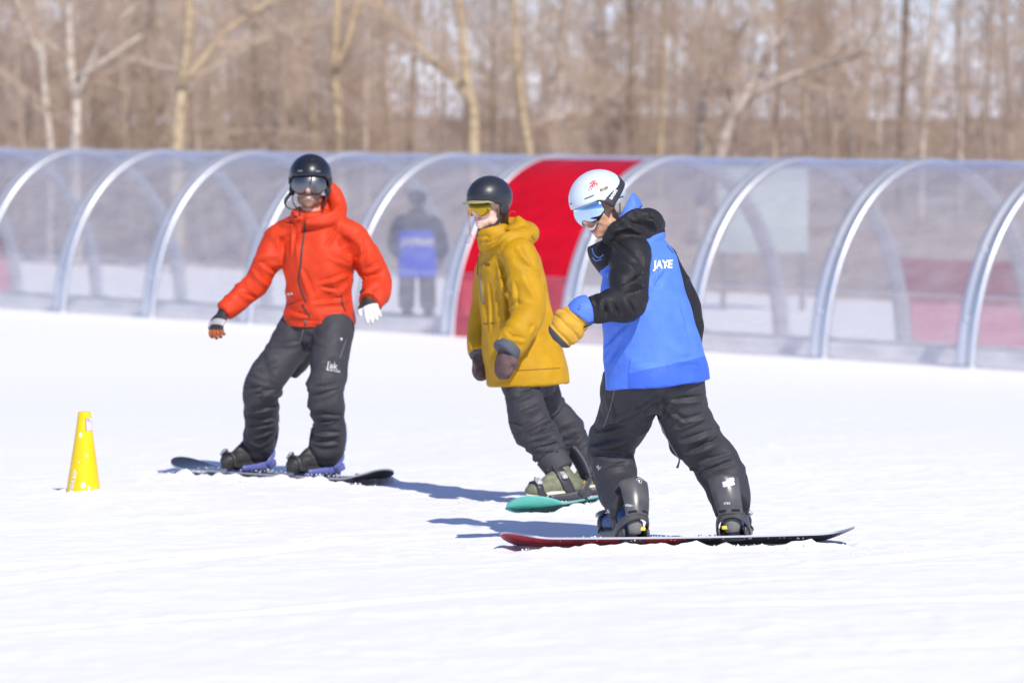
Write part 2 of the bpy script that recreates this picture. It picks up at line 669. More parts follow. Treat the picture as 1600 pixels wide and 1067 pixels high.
# ================================================================ bare woodland
def bark_material(name, col, dark, band=6.0):
    m = bpy.data.materials.new(name)
    n, l, p = nodes_of(m)
    p.inputs['Roughness'].default_value = 0.85
    p.inputs['Specular IOR Level'].default_value = 0.2
    tc = n.new('ShaderNodeTexCoord')
    mp = n.new('ShaderNodeMapping')
    mp.inputs['Scale'].default_value = (2.0, 2.0, band)
    l.new(tc.outputs['Object'], mp.inputs[0])
    t = n.new('ShaderNodeTexNoise')
    t.inputs['Scale'].default_value = 1.6
    t.inputs['Detail'].default_value = 6
    l.new(mp.outputs[0], t.inputs['Vector'])
    r = n.new('ShaderNodeValToRGB')
    r.color_ramp.elements[0].position = 0.36
    r.color_ramp.elements[0].color = (*dark, 1)
    r.color_ramp.elements[1].position = 0.52
    r.color_ramp.elements[1].color = (*col, 1)
    l.new(t.outputs['Fac'], r.inputs[0])
    l.new(r.outputs[0], p.inputs['Base Color'])
    return m


def grow(rng, p, d, length, r, depth, out, droop=0.0):
    """a bent limb and everything that grows from it, as sticks"""
    nseg = 3 if depth > 0 else 2
    q = p.copy()
    for i in range(nseg):
        d2 = (d + Vector((rng.gauss(0, 0.16), rng.gauss(0, 0.16), rng.gauss(0.03, 0.12) - droop))).normalized()
        e = q + d2 * (length / nseg)
        ra, rb = r * (1 - 0.75 * i / nseg), r * (1 - 0.75 * (i + 1) / nseg)
        out.append((q.copy(), e.copy(), ra, rb))
        if depth > 0:
            for c in range(rng.choice((2, 3) if depth > 1 else (3, 4))):
                t = rng.random()
                side = Vector((rng.gauss(0, 1), rng.gauss(0, 1), rng.gauss(0.25, 0.6)))
                dd = (d2 * 0.75 + side.normalized() * 0.8).normalized()
                grow(rng, q.lerp(e, t), dd, length * rng.uniform(0.38, 0.62), max(ra * 0.5, 0.0035), depth - 1, out)
        q, d = e, d2


def sticks_obj(name, st, m, parent=None, sides=3):
    return sticks_mesh(name, [s[0] for s in st], [s[1] for s in st], [s[2] for s in st], [s[3] for s in st], m, parent, sides)


def build_trees():
    rng = random.Random(7)
    birch = bark_material('birch_bark', (0.58, 0.50, 0.41), (0.36, 0.29, 0.23), 9)
    tan = bark_material('tan_bark', (0.50, 0.39, 0.25), (0.36, 0.27, 0.17), 5)
    grey = bark_material('grey_bark', (0.46, 0.39, 0.33), (0.28, 0.22, 0.18), 4)
    dark = bark_material('dark_bark', (0.32, 0.25, 0.19), (0.22, 0.17, 0.13), 3)
    twig_a = bark_material('twig_brown', (0.54, 0.405, 0.31), (0.36, 0.265, 0.205), 2)
    twig_b = bark_material('twig_tan', (0.66, 0.515, 0.39), (0.48, 0.37, 0.28), 2)
    grp = 'bare trees behind the tunnel'
    # pixel polyline (root upwards), base width px, distance, bark, label, extra limbs as pixel polylines
    T = [
        ([(80, 250), (72, 170), (66, 90), (58, 0), (50, -80)], 15, 84, birch, 'pale slim birch forking low, leaning left of a twin trunk', [[(66, 95), (46, 50), (28, 0), (10, -50)]]),
        ([(118, 250), (120, 150), (110, 100), (108, 0), (104, -90)], 20, 83, birch, 'cream birch trunk with a kink halfway, limbs spreading right', [[(120, 150), (150, 80), (175, 40), (225, 0)], [(122, 120), (170, 90), (215, 60)]]),
        ([(196, 250), (198, 170), (201, 90), (206, 0), (210, -60)], 12, 98, grey, 'thin dim grey trunk between the cream birch and the orange-tan trunk', []),
        ([(276, 250), (284, 150), (292, 80), (297, 0), (300, -80)], 24, 80, tan, 'straight orange-tan trunk with a limb rising right', [[(286, 130), (320, 90), (350, 50), (420, 5)]]),
        ([(399, 250), (400, 150), (396, 80), (398, 0), (402, -60)], 16, 100, dark, 'dark brown trunk half lost in twigs, curved limb at its foot', [[(402, 140), (430, 160), (465, 175)]]),
        ([(531, 250), (530, 190), (522, 110), (526, 30), (530, -80)], 24, 82, tan, 'tan trunk standing above the red jacket hood, mottled with dark bark', [[(524, 110), (545, 60), (560, 0)]]),
        ([(740, 250), (739, 170), (728, 120), (722, 60), (716, 0), (710, -80)], 22, 80, tan, 'forked tree with a thick limb slanting far up to the left', [[(741, 165), (715, 130), (690, 105), (655, 75), (625, 45), (590, 5), (560, -40)]]),
        ([(828, 252), (818, 190), (812, 130), (806, 60), (802, -60)], 17, 81, tan, 'slim golden trunk curving up above the red tunnel panel', []),
        ([(1094, 255), (1098, 170), (1102, 110), (1108, 40), (1116, -60)], 20, 86, grey, 'grey upright trunk beside a low spreading forked tree', [[(1100, 130), (1130, 90), (1150, 60)]]),
        ([(1124, 258), (1138, 200), (1160, 160), (1186, 110), (1205, 75), (1232, 40)], 24, 84, grey, 'low spreading grey tree dividing into three slanting limbs', [[(1162, 160), (1200, 135), (1250, 115), (1310, 95)], [(1150, 180), (1145, 150), (1140, 130)]]),
        ([(1214, 250), (1216, 130), (1217, 60), (1214, -60)], 12, 104, dark, 'thin dark trunk rising behind the low spreading tree', []),
        ([(1408, 258), (1411, 150), (1414, 60), (1418, -60)], 17, 92, dark, 'dark brown straight trunk on the sparse sunny side of the wood', []),
        ([(1440, 258), (1446, 170), (1452, 100), (1462, 0), (1468, -60)], 12, 88, birch, 'slender pale trunk just right of a dark brown one', []),
        ([(24, 250), (22, 180), (25, 120), (20, 40), (16, -60)], 12, 93, grey, 'short grey pole of a tree left of the twin birches', []),
        ([(640, 250), (642, 150), (650, 60), (655, -60)], 12, 108, dark, 'dark thin trunk under the long slanting limb', []),
        ([(930, 250), (936, 150), (930, 60), (938, -60)], 11, 106, grey, 'dim trunk deep in the wood beyond the white helmet', []),
        ([(990, 252), (984, 160), (988, 60), (980, -60)], 13, 97, dark, 'russet dark trunk in thick twigs right of the golden one', []),
        ([(1545, 262), (1540, 170), (1548, 60), (1552, -60)], 10, 96, grey, 'lone thin grey stem near the open end of the wood', []),
        ([(1335, 258), (1330, 170), (1338, 80), (1332, -60)], 10, 102, grey, 'thin grey stem midway between forked tree and dark trunk', []),
        ([(455, 250), (458, 160), (462, 60), (468, -60)], 11, 105, grey, 'thin grey trunk left of the mottled tan one', []),
    ]
    side = ['pale', 'grey', 'tan', 'dusky']
    extra = [(48, 12, 90, 1, 'left of the forked birches'), (150, 9, 101, 0, 'right of the kinked cream birch'), (236, 10, 97, 3, 'just left of the straight orange-tan trunk'),
             (338, 11, 95, 0, 'under the limb of the orange-tan trunk'), (366, 9, 109, 3, 'left of the dark brown trunk with a curved limb'), (492, 10, 99, 2, 'above the black helmet of the man in red'),
             (572, 10, 92, 0, 'right of the mottled tan trunk'), (606, 12, 104, 3, 'crossed by the long slanting limb'), (690, 9, 111, 1, 'behind the fork of the slanting limb'),
             (770, 10, 96, 3, 'between the forked tree and the golden trunk'), (866, 10, 93, 1, 'beyond the red tunnel panel'), (1030, 12, 95, 2, 'left of the grey upright trunk'),
             (1062, 8, 108, 0, 'close beside the grey upright trunk'), (1262, 10, 99, 0, 'beyond the right limb of the spreading tree'), (1294, 9, 107, 3, 'where the wood begins to thin'),
             (1372, 10, 94, 0, 'left of the dark straight trunk'), (1500, 11, 91, 1, 'in the thin open end of the wood'), (1580, 10, 98, 0, 'last before the open sky')]
    for px_, w_, Y_, k_, where in extra:
        o_ = rng.uniform(-14, 14)
        T.append(([(px_, 255), (px_ + o_ * .3, 180), (px_ + o_ * .6 + rng.uniform(-3, 3), 90), (px_ + o_, 0), (px_ + o_ * 1.3, -70)], w_, Y_, (birch, grey, tan, dark)[k_],
                  'slender %s bare trunk %s' % (side[k_], where), []))
    for pts, wpx, Y, bark, lab, limbs in T:
        P = [at(px, py, Y + rng.uniform(-0.15, 0.15)) for px, py in pts]
        r0 = 0.84 * wpx / FPX * Y / 2
        g_ = P[0].copy()
        g_.z = float(ground_z(g_.x, Y)) - 0.1
        base = g_ + V(0, Y - g_.y, 0)
        root = thing('bare_tree', lab, 'tree', base, grp)
        top = P[-1] + (P[-1] - P[-2]).normalized() * 3.5
        tr = Geo()
        pts3 = [base] + P + [top]
        rr = [r0 * 1.25] + [r0 * (1 - 0.09 * i) for i in range(len(P))] + [r0 * 0.35]
        tr.tube(pts3, rr, n=9, sub=3)
        st = []
        for lm in limbs:
            L = [at(px, py, Y - 0.1 * k_) for k_, (px, py) in enumerate(lm)]
            L.append(L[-1] + (L[-1] - L[-2]) * 0.8)
            rl = [r0 * max(0.15, 0.72 - 0.10 * k_) for k_ in range(len(L))]
            tr.tube(L, rl, n=7, sub=2)
            for k_ in range(1, len(L) - 1):
                for _ in range(3):
                    d = (L[k_ + 1] - L[k_]).normalized() + V(rng.gauss(0, .7), rng.gauss(0, .7), rng.gauss(0.2, .6))
                    grow(rng, L[k_].lerp(L[k_ + 1], rng.random()), d.normalized(), rng.uniform(0.8, 1.6), 0.02, 2, st)
        tr.obj('trunk', bark, root)
        zt = top.z
        for _ in range(9):
            k_ = rng.uniform(0.25, 0.98)
            idx = min(int(k_ * (len(pts3) - 1)), len(pts3) - 2)
            p = pts3[idx].lerp(pts3[idx + 1], rng.random())
            ang = rng.uniform(0, 2 * math.pi)
            d = V(math.cos(ang), math.sin(ang), rng.uniform(0.2, 1.0)).normalized()
            grow(rng, p, d, rng.uniform(1.4, 2.8), r0 * rng.uniform(0.16, 0.3), 2, st)
        sticks_obj('crown', st, rng.choice((twig_a, twig_b)), root)
    # the wood behind: saplings and twigs that read as one mass
    for name, m, seed, cnt, y0, y1, lab in (('woodland', twig_a, 21, 186, 88, 128, 'mass of bare brown saplings and twigs filling the wood'),
                                            ('thicket', twig_b, 22, 104, 84, 110, 'pale tan thicket of bare twigs among the trunks')):
        r2 = random.Random(seed)
        st = []
        for i in range(cnt):
            Y = r2.uniform(y0, y1)
            u = r2.random()
            px = -120 + 1840 * (u ** 1.55) if i % 5 else r2.uniform(-900, -60)      # thicker towards the left
            x = (px - 800) / FPX * Y
            z = float(ground_z(x, Y)) - 0.1
            p = V(x, Y, z)
            h = r2.uniform(3.5, 8.5)
            d = V(r2.gauss(0, 0.06), r2.gauss(0, 0.06), 1).normalized()
            r = r2.uniform(0.02, 0.055)
            q = p
            for k_ in range(5):
                e = q + (d + V(r2.gauss(0, .06), r2.gauss(0, .06), 0)).normalized() * h / 5
                st.append((q.copy(), e.copy(), r * (1 - 0.17 * k_), r * (1 - 0.17 * (k_ + 1))))
                for _ in range(3):
                    ang = r2.uniform(0, 2 * math.pi)
                    dd = V(math.cos(ang), math.sin(ang), r2.uniform(0.1, 1.2)).normalized()
                    grow(r2, q.lerp(e, r2.random()), dd, r2.uniform(0.7, 1.7), 0.011, 2 if r2.random() < 0.75 else 1, st)
                q = e
        o = sticks_obj(name, st, m)
        tag(o, lab, 'woodland', kind='stuff')
    # a farther rise of the same wood, thick on the left
    r4 = random.Random(41)
    st = []
    for i in range(290):
        Y = r4.uniform(130, 175)
        px = -120 + 1500 * (r4.random() ** 1.8) if i < 170 else r4.uniform(-1000, -100)
        x = (px - 800) / FPX * Y
        p = V(x, Y, float(ground_z(x, Y)) - .2)
        h = r4.uniform(5, 9)
        e = p + V(r4.gauss(0, .3), r4.gauss(0, .3), h)
        st.append((p, e, .05, .02))
        for _ in range(16):
            q = p.lerp(e, r4.uniform(.1, 1))
            d = V(r4.gauss(0, 1), r4.gauss(0, 1), r4.uniform(.2, 1.4)).normalized()
            m_ = q + d * r4.uniform(.8, 2.0)
            st.append((q, m_, .022, .014))
            for _k in range(2):
                st.append((q.lerp(m_, r4.random()), m_ + V(r4.gauss(0, .5), r4.gauss(0, .5), r4.gauss(.2, .5)), .014, .008))
    o = sticks_obj('far_woodland', st, twig_a)
    tag(o, 'distant bare brown wood rising behind the nearer trees', 'woodland', kind='stuff')
    # low brush along the edge of the snow
    r3 = random.Random(31)
    st = []
    for i in range(560):
        s = r3.uniform(-50, 30)
        q = r3.uniform(14, 21)
        p = TA0 + TAX * s + TNX * q
        p.z = float(ground_z(p.x, p.y)) - 0.03
        for _ in range(3):
            d = V(r3.gauss(0, .5), r3.gauss(0, .5), 1).normalized()
            grow(r3, p, d, r3.uniform(0.5, 1.5), 0.012, 1, st)
    o = sticks_obj('brush', st, twig_b)
    tag(o, 'low brown brush along the far edge of the snow', 'brush', kind='stuff')
    # forest floor: brown leaf litter with snow left between
    xs, ys = np.linspace(-26, 60, 60), np.linspace(0, 1, 40) ** 1.5 * 70
    S, Q = np.meshgrid(np.linspace(-95, 45, 110), ys)
    X = TA0.x + TAX.x * S + TNX.x * (Q + 14.0)
    Y = TA0.y + TAX.y * S + TNX.y * (Q + 14.0)
    Z = ground_z(X, Y) + 0.05 + 0.10 * sstep(0, 3, Q) + 0.10 * vnoise(np.stack([X.ravel(), Y.ravel(), X.ravel() * 0], 1), 0.5, 4, 2).reshape(X.shape) * sstep(0, 2, Q) - 0.14 * (1 - sstep(0, 0.8, Q))
    idx = np.arange(X.size).reshape(X.shape)
    F = np.stack([idx[:-1, :-1].ravel(), idx[:-1, 1:].ravel(), idx[1:, 1:].ravel(), idx[1:, :-1].ravel()], 1)
    o = mesh_obj('forest_floor', np.stack([X.ravel(), Y.ravel(), Z.ravel()], 1), F,
                 mat('leaf_litter', (0.34, 0.26, 0.20), 0.95, bump=0.6, bump_scale=8, var=0.35, var_scale=1.2))
    tag(o, kind='structure')


def build_board_sign():
    """pale green board on posts standing behind the tunnel"""
    Y = 64.0
    a, b = at(1122, 395, Y), at(1262, 395, Y)
    zt = at(1122, 262, Y).z
    gz = float(ground_z(a.x, Y))
    root = thing('green_board', 'pale green board on posts seen through the tunnel panels', 'board', V((a.x + b.x) / 2, Y, gz))
    x0, x1, z0 = a.x, b.x, a.z
    g = Geo()
    g.box(V((x0 + x1) / 2, Y, (z0 + zt) / 2), V(1, 0, 0), (x1 - x0) / 2, V(0, 1, 0), 0.02, V(0, 0, 1), (zt - z0) / 2, 0.005)
    g.obj('panel', mat('board_green', (0.44, 0.50, 0.45), 0.6, var=0.08, var_scale=2), root)
    for x in (x0 + 0.08, x1 - 0.08):
        g = Geo()
        g.box(V(x, Y + 0.06, (gz + zt) / 2), V(1, 0, 0), 0.04, V(0, 1, 0), 0.035, V(0, 0, 1), (zt - gz) / 2 + 0.03, 0.006)
        g.obj('post', mat('post_wood', (0.17, 0.14, 0.12), 0.8, var=0.2, var_scale=10), root)
# ================================================================ figures: cloth, heads, boots, boards
def eval_mesh(o):
    dg = bpy.context.evaluated_depsgraph_get()
    me = o.evaluated_get(dg).to_mesh()
    n = len(me.vertices)
    v = np.empty(n * 3, np.float32)
    me.vertices.foreach_get('co', v)
    lt = np.empty(len(me.polygons), np.int32)
    me.polygons.foreach_get('loop_total', lt)
    li = np.empty(len(me.loops), np.int32)
    me.loops.foreach_get('vertex_index', li)
    if len(lt) and (lt == 4).all():
        f = li.reshape(-1, 4)
    else:
        raise RuntimeError('remesh gave other than quads')
    o.evaluated_get(dg).to_mesh_clear()
    return v.reshape(-1, 3).astype(float), f


def remesh(geo, voxel):
    o = geo.obj('tmp')
    md = o.modifiers.new('r', 'REMESH')
    md.mode = 'VOXEL'
    md.voxel_size = voxel
    md.adaptivity = 0
    v, f = eval_mesh(o)
    me = o.data
    bpy.data.objects.remove(o)
    bpy.data.meshes.remove(me)
    return v, f


def edges_of(f):
    e = np.concatenate([f[:, [0, 1]], f[:, [1, 2]], f[:, [2, 3]], f[:, [3, 0]]])
    return np.unique(np.sort(e, axis=1), axis=0)


def smooth(v, f, it, lam=0.5):
    e = edges_of(f)
    n = len(v)
    i = np.concatenate([e[:, 0], e[:, 1]])
    j = np.concatenate([e[:, 1], e[:, 0]])
    deg = np.maximum(np.bincount(i, minlength=n), 1)
    for k in range(it):
        for l_ in ((lam, -lam * 1.03) if lam > 0 else (0,)):
            a = np.stack([np.bincount(i, weights=v[j, c], minlength=n) for c in range(3)], 1) / deg[:, None]
            v = v + l_ * (a - v)
    return v


def lap(v, f, it, lam=0.5):
    e = edges_of(f)
    n = len(v)
    i = np.concatenate([e[:, 0], e[:, 1]])
    j = np.concatenate([e[:, 1], e[:, 0]])
    deg = np.maximum(np.bincount(i, minlength=n), 1)
    for k in range(it):
        a = np.stack([np.bincount(i, weights=v[j, c], minlength=n) for c in range(3)], 1) / deg[:, None]
        v = v + lam * (a - v)
    return v


def vnormals(v, f):
    d1 = v[f[:, 2]] - v[f[:, 0]]
    d2 = v[f[:, 3]] - v[f[:, 1]]
    fn = np.cross(d1, d2)
    n = np.zeros_like(v)
    for c in range(4):
        for k in range(3):
            n[:, k] += np.bincount(f[:, c], weights=fn[:, k], minlength=len(v))
    n /= np.maximum(np.linalg.norm(n, axis=1, keepdims=True), 1e-12)
    return n


def fnoise(P, scale, seed=0):
    """faceted noise -1..1: flat between lattice planes, creased along them"""
    Q = P * scale
    I = np.floor(Q)
    F = Q - I
    I = I.astype(np.int64)
    acc = 0
    for dx in (0, 1):
        for dy in (0, 1):
            for dz in (0, 1):
                w = (F[:, 0] if dx else 1 - F[:, 0]) * (F[:, 1] if dy else 1 - F[:, 1]) * (F[:, 2] if dz else 1 - F[:, 2])
                acc = acc + w * hashn(I[:, 0] + dx, I[:, 1] + dy, I[:, 2] + dz, seed)
    return acc


class Cloth:
    """a garment: closed limbs joined into one surface, then creased"""

    def __init__(self):
        self.g = Geo()
        self.limbs = {}

    def limb(self, name, pts, radii, hint=(0, 0, 1), n=20, power=2.0, sub=5):
        pts = [Vector(p) for p in pts]
        rad = [(r, r) if not isinstance(r, (tuple, list)) else tuple(r) for r in radii]
        self.g.tube(pts, rad, n=n, hint=hint, sub=sub, power=power)
        P, R = spline(pts, rad, sub)
        self.limbs[name] = (np.array([tuple(p) for p in P]), np.array([0.5 * (a + b) for a, b in R]), np.array(tuple(Vector(hint))),
                            np.array([max(a, b) for a, b in R]))
        return self

    def build(self, voxel=0.0062, it=6):
        self.v, self.f = remesh(self.g, voxel)
        self.v = lap(self.v, self.f, it, 0.5)
        self.n = vnormals(self.v, self.f)
        self.cc = {}
        return self

    def coords(self, name):
        if name not in self.cc:
            self.cc[name] = self._coords(name)
        return self.cc[name]

    def _coords(self, name):
        P, R, H, RM = self.limbs[name]
        v = self.v
        best = np.full(len(v), 1e9)
        u = np.zeros(len(v))
        th = np.zeros(len(v))
        rr = np.ones(len(v))
        rm = np.ones(len(v))
        L = np.concatenate([[0], np.cumsum(np.linalg.norm(P[1:] - P[:-1], axis=1))])
        for i in range(len(P) - 1):
            d = P[i + 1] - P[i]
            ll = np.linalg.norm(d)
            if ll < 1e-6:
                continue
            d = d / ll
            t = np.clip((v - P[i]) @ d, 0, ll)
            w = v - (P[i] + t[:, None] * d)
            dist = np.linalg.norm(w, axis=1)
            k = dist < best
            a = H - d * (H @ d)
            a /= np.linalg.norm(a)
            b = np.cross(d, a)
            best[k] = dist[k]
            u[k] = L[i] + t[k]
            th[k] = np.arctan2(w[k] @ b, w[k] @ a)
            fr = t[k] / ll
            rr[k] = R[i] * (1 - fr) + R[i + 1] * fr
            rm[k] = RM[i] * (1 - fr) + RM[i + 1] * fr
        return u, th, rr, best, L[-1], rm

    def strokes(self, name, items, reach=1.35):
        """items: (u 0..1, angle deg, tilt deg, length, width, depth[, curve])"""
        u, th, rr, dist, L, rm = self.coords(name)
        wgt = sstep(reach * 1.2, reach, dist / rm)
        disp = np.zeros(len(u))
        for it in items:
            u0, a0, tilt, ln, w, d = it[:6]
            cv = it[6] if len(it) > 6 else 0.0
            du = u - u0 * L
            dth = th - math.radians(a0)
            dth = (dth + math.pi) % (2 * math.pi) - math.pi
            dv = dth * rr
            c_, s_ = math.cos(math.radians(tilt)), math.sin(math.radians(tilt))
            al = dv * c_ + du * s_
            ac = -dv * s_ + du * c_ + cv * al * al
            k = (np.abs(al) < ln) & (np.abs(ac) < 5 * w)
            al, ac = al[k], ac[k]
            tp = np.exp(-(al / (ln * 0.5)) ** 4)
            w2 = w * (0.55 + 0.45 * tp)
            pr = 0.8 * np.exp(-np.abs(ac) / (0.8 * w2)) - 0.8 * np.exp(-np.abs(ac - 1.7 * w) / (1.1 * w)) - 0.3 * np.exp(-((ac + 2.2 * w) / (1.6 * w)) ** 2)
            disp[k] += 1.05 * d * tp * pr
        self.v = self.v + self.n * (disp * wgt)[:, None]
        return self

    def random_strokes(self, name, seed, count, ur=(0, 1), tilt=(-35, 35), ln=(0.08, 0.2), w=(0.009, 0.016), d=(0.006, 0.013), ang=(-180, 180), reach=1.35):
        r = random.Random(seed)
        count = max(2, int(count * .22))
        ln = (ln[0] * 1.15, ln[1] * 1.35)
        w = (w[0] * 1.15, w[1] * 1.3)
        items = [(r.uniform(*ur), r.uniform(*ang), r.uniform(*tilt), r.uniform(*ln), r.uniform(*w), r.uniform(*d), r.uniform(-2.5, 2.5)) for _ in range(count)]
        return self.strokes(name, items, reach)

    def px_strokes(self, items):
        """creases given as lines over the surface: (p, q, width, depth), p and q world points near the surface"""
        for p, q, w, d in items:
            p, q = np.array(tuple(p)), np.array(tuple(q))
            ax = q - p
            L = np.linalg.norm(ax)
            ax /= L
            rel = self.v - p
            t = rel @ ax
            side = np.cross(self.n, ax)
            side /= np.maximum(np.linalg.norm(side, axis=1, keepdims=True), 1e-6)
            ac = np.einsum('ij,ij->i', rel, side)
            dep = np.abs(np.einsum('ij,ij->i', rel, self.n))
            k = (t > -0.05) & (t < L + 0.05) & (np.abs(ac) < 5 * w) & (dep < 0.09)
            tp = sstep(-0.03, 0.3 * L, t[k]) * sstep(L + 0.03, 0.7 * L, t[k])
            a = ac[k]
            pr = -np.exp(-np.abs(a) / (0.9 * w)) + 0.8 * np.exp(-np.abs(a - 1.9 * w) / (1.1 * w)) + 0.4 * np.exp(-((a + 2.2 * w) / (1.5 * w)) ** 2)
            self.v[k] += self.n[k] * (1.7 * d * tp * pr)[:, None]
        return self

    def px_folds(self, rows, w=.012, d=.014):
        """sharp pulled folds seen on the garment: (x0, y0, x1, y1[, width, depth]) measured in the photograph, laid on the surface"""
        sv = lap(self.v, self.f, 4, .5)
        bvh = BVHTree.FromPolygons([tuple(x) for x in sv], [tuple(int(i) for i in x) for x in self.f])
        disp = np.zeros(len(self.v))
        for r in rows:
            x0, y0, x1, y1 = r[:4]
            ww, dd = (r[4], r[5]) if len(r) > 5 else (w, d)
            pts = []
            for k in range(9):
                h = hit_px(bvh, x0 + (x1 - x0) * k / 8, y0 + (y1 - y0) * k / 8 + 2.0 * math.sin(math.pi * k / 8))
                if h and (not pts or (h[0] - pts[-1]).length < .09):
                    pts.append(h[0])
            if len(pts) < 3:
                continue
            P = np.array([tuple(p) for p in pts])
            L = np.concatenate([[0], np.cumsum(np.linalg.norm(P[1:] - P[:-1], axis=1))])
            k = ((self.v > P.min(0) - 6 * ww) & (self.v < P.max(0) + 6 * ww)).all(1)
            idx = np.nonzero(k)[0]
            v, n = self.v[idx], self.n[idx]
            best = np.full(len(idx), 1e9)
            t_, a_ = np.zeros(len(idx)), np.zeros(len(idx))
            for i in range(len(P) - 1):
                ax = P[i + 1] - P[i]
                ll = np.linalg.norm(ax)
                if ll < 1e-6:
                    continue
                ax = ax / ll
                rel = v - P[i]
                t = np.clip(rel @ ax, 0, ll)
                o = rel - t[:, None] * ax
                ds = np.linalg.norm(o, axis=1)
                sd = np.einsum('ij,ij->i', o, np.cross(n, ax))
                b = ds < best
                best[b] = ds[b]
                t_[b] = (L[i] + t[b]) / L[-1]
                a_[b] = np.where(sd[b] >= 0, ds[b], -ds[b])
            tp = np.clip(np.sin(np.clip(t_, 0, 1) * math.pi), 0, 1) ** .55
            wl = ww * (.6 + .4 * tp)
            pr = .70 * np.exp(-np.abs(a_) / (.70 * wl)) - .85 * np.exp(-np.abs(a_ - 1.5 * wl) / (1.1 * wl)) - .30 * np.exp(-((a_ + 2.2 * wl) / (1.7 * wl)) ** 2)
            disp[idx] += 1.35 * dd * tp * pr
        self.v = self.v + self.n * disp[:, None]
        return self

    def lumps(self, amp, scale, seed, octv=2):
        self.v = self.v + self.n * (amp * vnoise(self.v, scale, seed, octv))[:, None]
        return self

    def crumple(self, amp, scale, seed, stretch=(1, 1, 1)):
        """planes of cloth that meet in sharp folds: faceted noise over a warped, turned lattice"""
        q = self.v * np.array(stretch)
        wv = np.stack([vnoise(self.v, scale * .5, seed + 40 + k, 1) for k in range(3)], 1) * (0.55 / scale)
        R = np.array(Matrix.Rotation(0.9, 3, 'X') @ Matrix.Rotation(0.7, 3, 'Y'))
        a = fnoise((q + wv) @ R.T, scale, seed)
        R2 = np.array(Matrix.Rotation(0.5, 3, 'Z') @ Matrix.Rotation(1.1, 3, 'X'))
        b = fnoise((q + wv * .7) @ R2.T, scale * 2.1, seed + 3)
        self.v = self.v + self.n * (amp * (a * 1.5 + b * 0.75))[:, None]
        return self

    def limb_crumple(self, name, amp, su, sv, twist, seed, ur=(0, 1), reach=1.3):
        """folds that wind round a limb: faceted noise in the limb's own unrolled coordinates"""
        u, th, rr, dist, L, rm = self.coords(name)
        w = sstep(reach * 1.2, reach, dist / rm) * sstep(ur[0] - .08, ur[0] + .04, u / L) * sstep(ur[1] + .08, ur[1] - .04, u / L)
        r0 = float(np.mean(self.limbs[name][1]))
        t2 = th + twist * u
        P = np.stack([u * su, np.cos(t2) * r0 * sv, np.sin(t2) * r0 * sv], 1)
        P = P + 0.30 * np.stack([vnoise(P, .6, seed + 9 + k, 1) for k in range(3)], 1)
        a = np.abs(vnoise(P, 1.0, seed, 1))
        b = fnoise(P, 1.7, seed + 5)
        self.v = self.v + self.n * (amp * ((.40 - a) * 2.0 + b * .45) * w)[:, None]
        return self

    def diamond(self, name, amp, su, sv, tw, seed, ur=(0, 1), reach=1.3):
        """two families of diagonal folds crossing on a limb, as bent sleeves and trouser legs buckle"""
        self.limb_crumple(name, amp * .8, su, sv, tw, seed, ur, reach)
        return self.limb_crumple(name, amp * .65, su * .85, sv, -tw * .9, seed + 50, ur, reach)

    def renormal(self):
        self.n = vnormals(lap(self.v, self.f, 5, .5), self.f)
        return self

    def obj(self, name, material, parent, zones=None, it=1):
        if it:
            self.v = lap(self.v, self.f, it, 0.2)
        o = mesh_obj(name, self.v, self.f, material, parent)
        for zn, zv in (zones or {}).items():
            a = o.data.attributes.new(zn, 'FLOAT', 'POINT')
            a.data.foreach_set('value', np.ascontiguousarray(zv, dtype=np.float32))
        self.o = o
        self.bvh = BVHTree.FromPolygons([tuple(x) for x in self.v], [tuple(int(i) for i in x) for x in self.f])
        return o


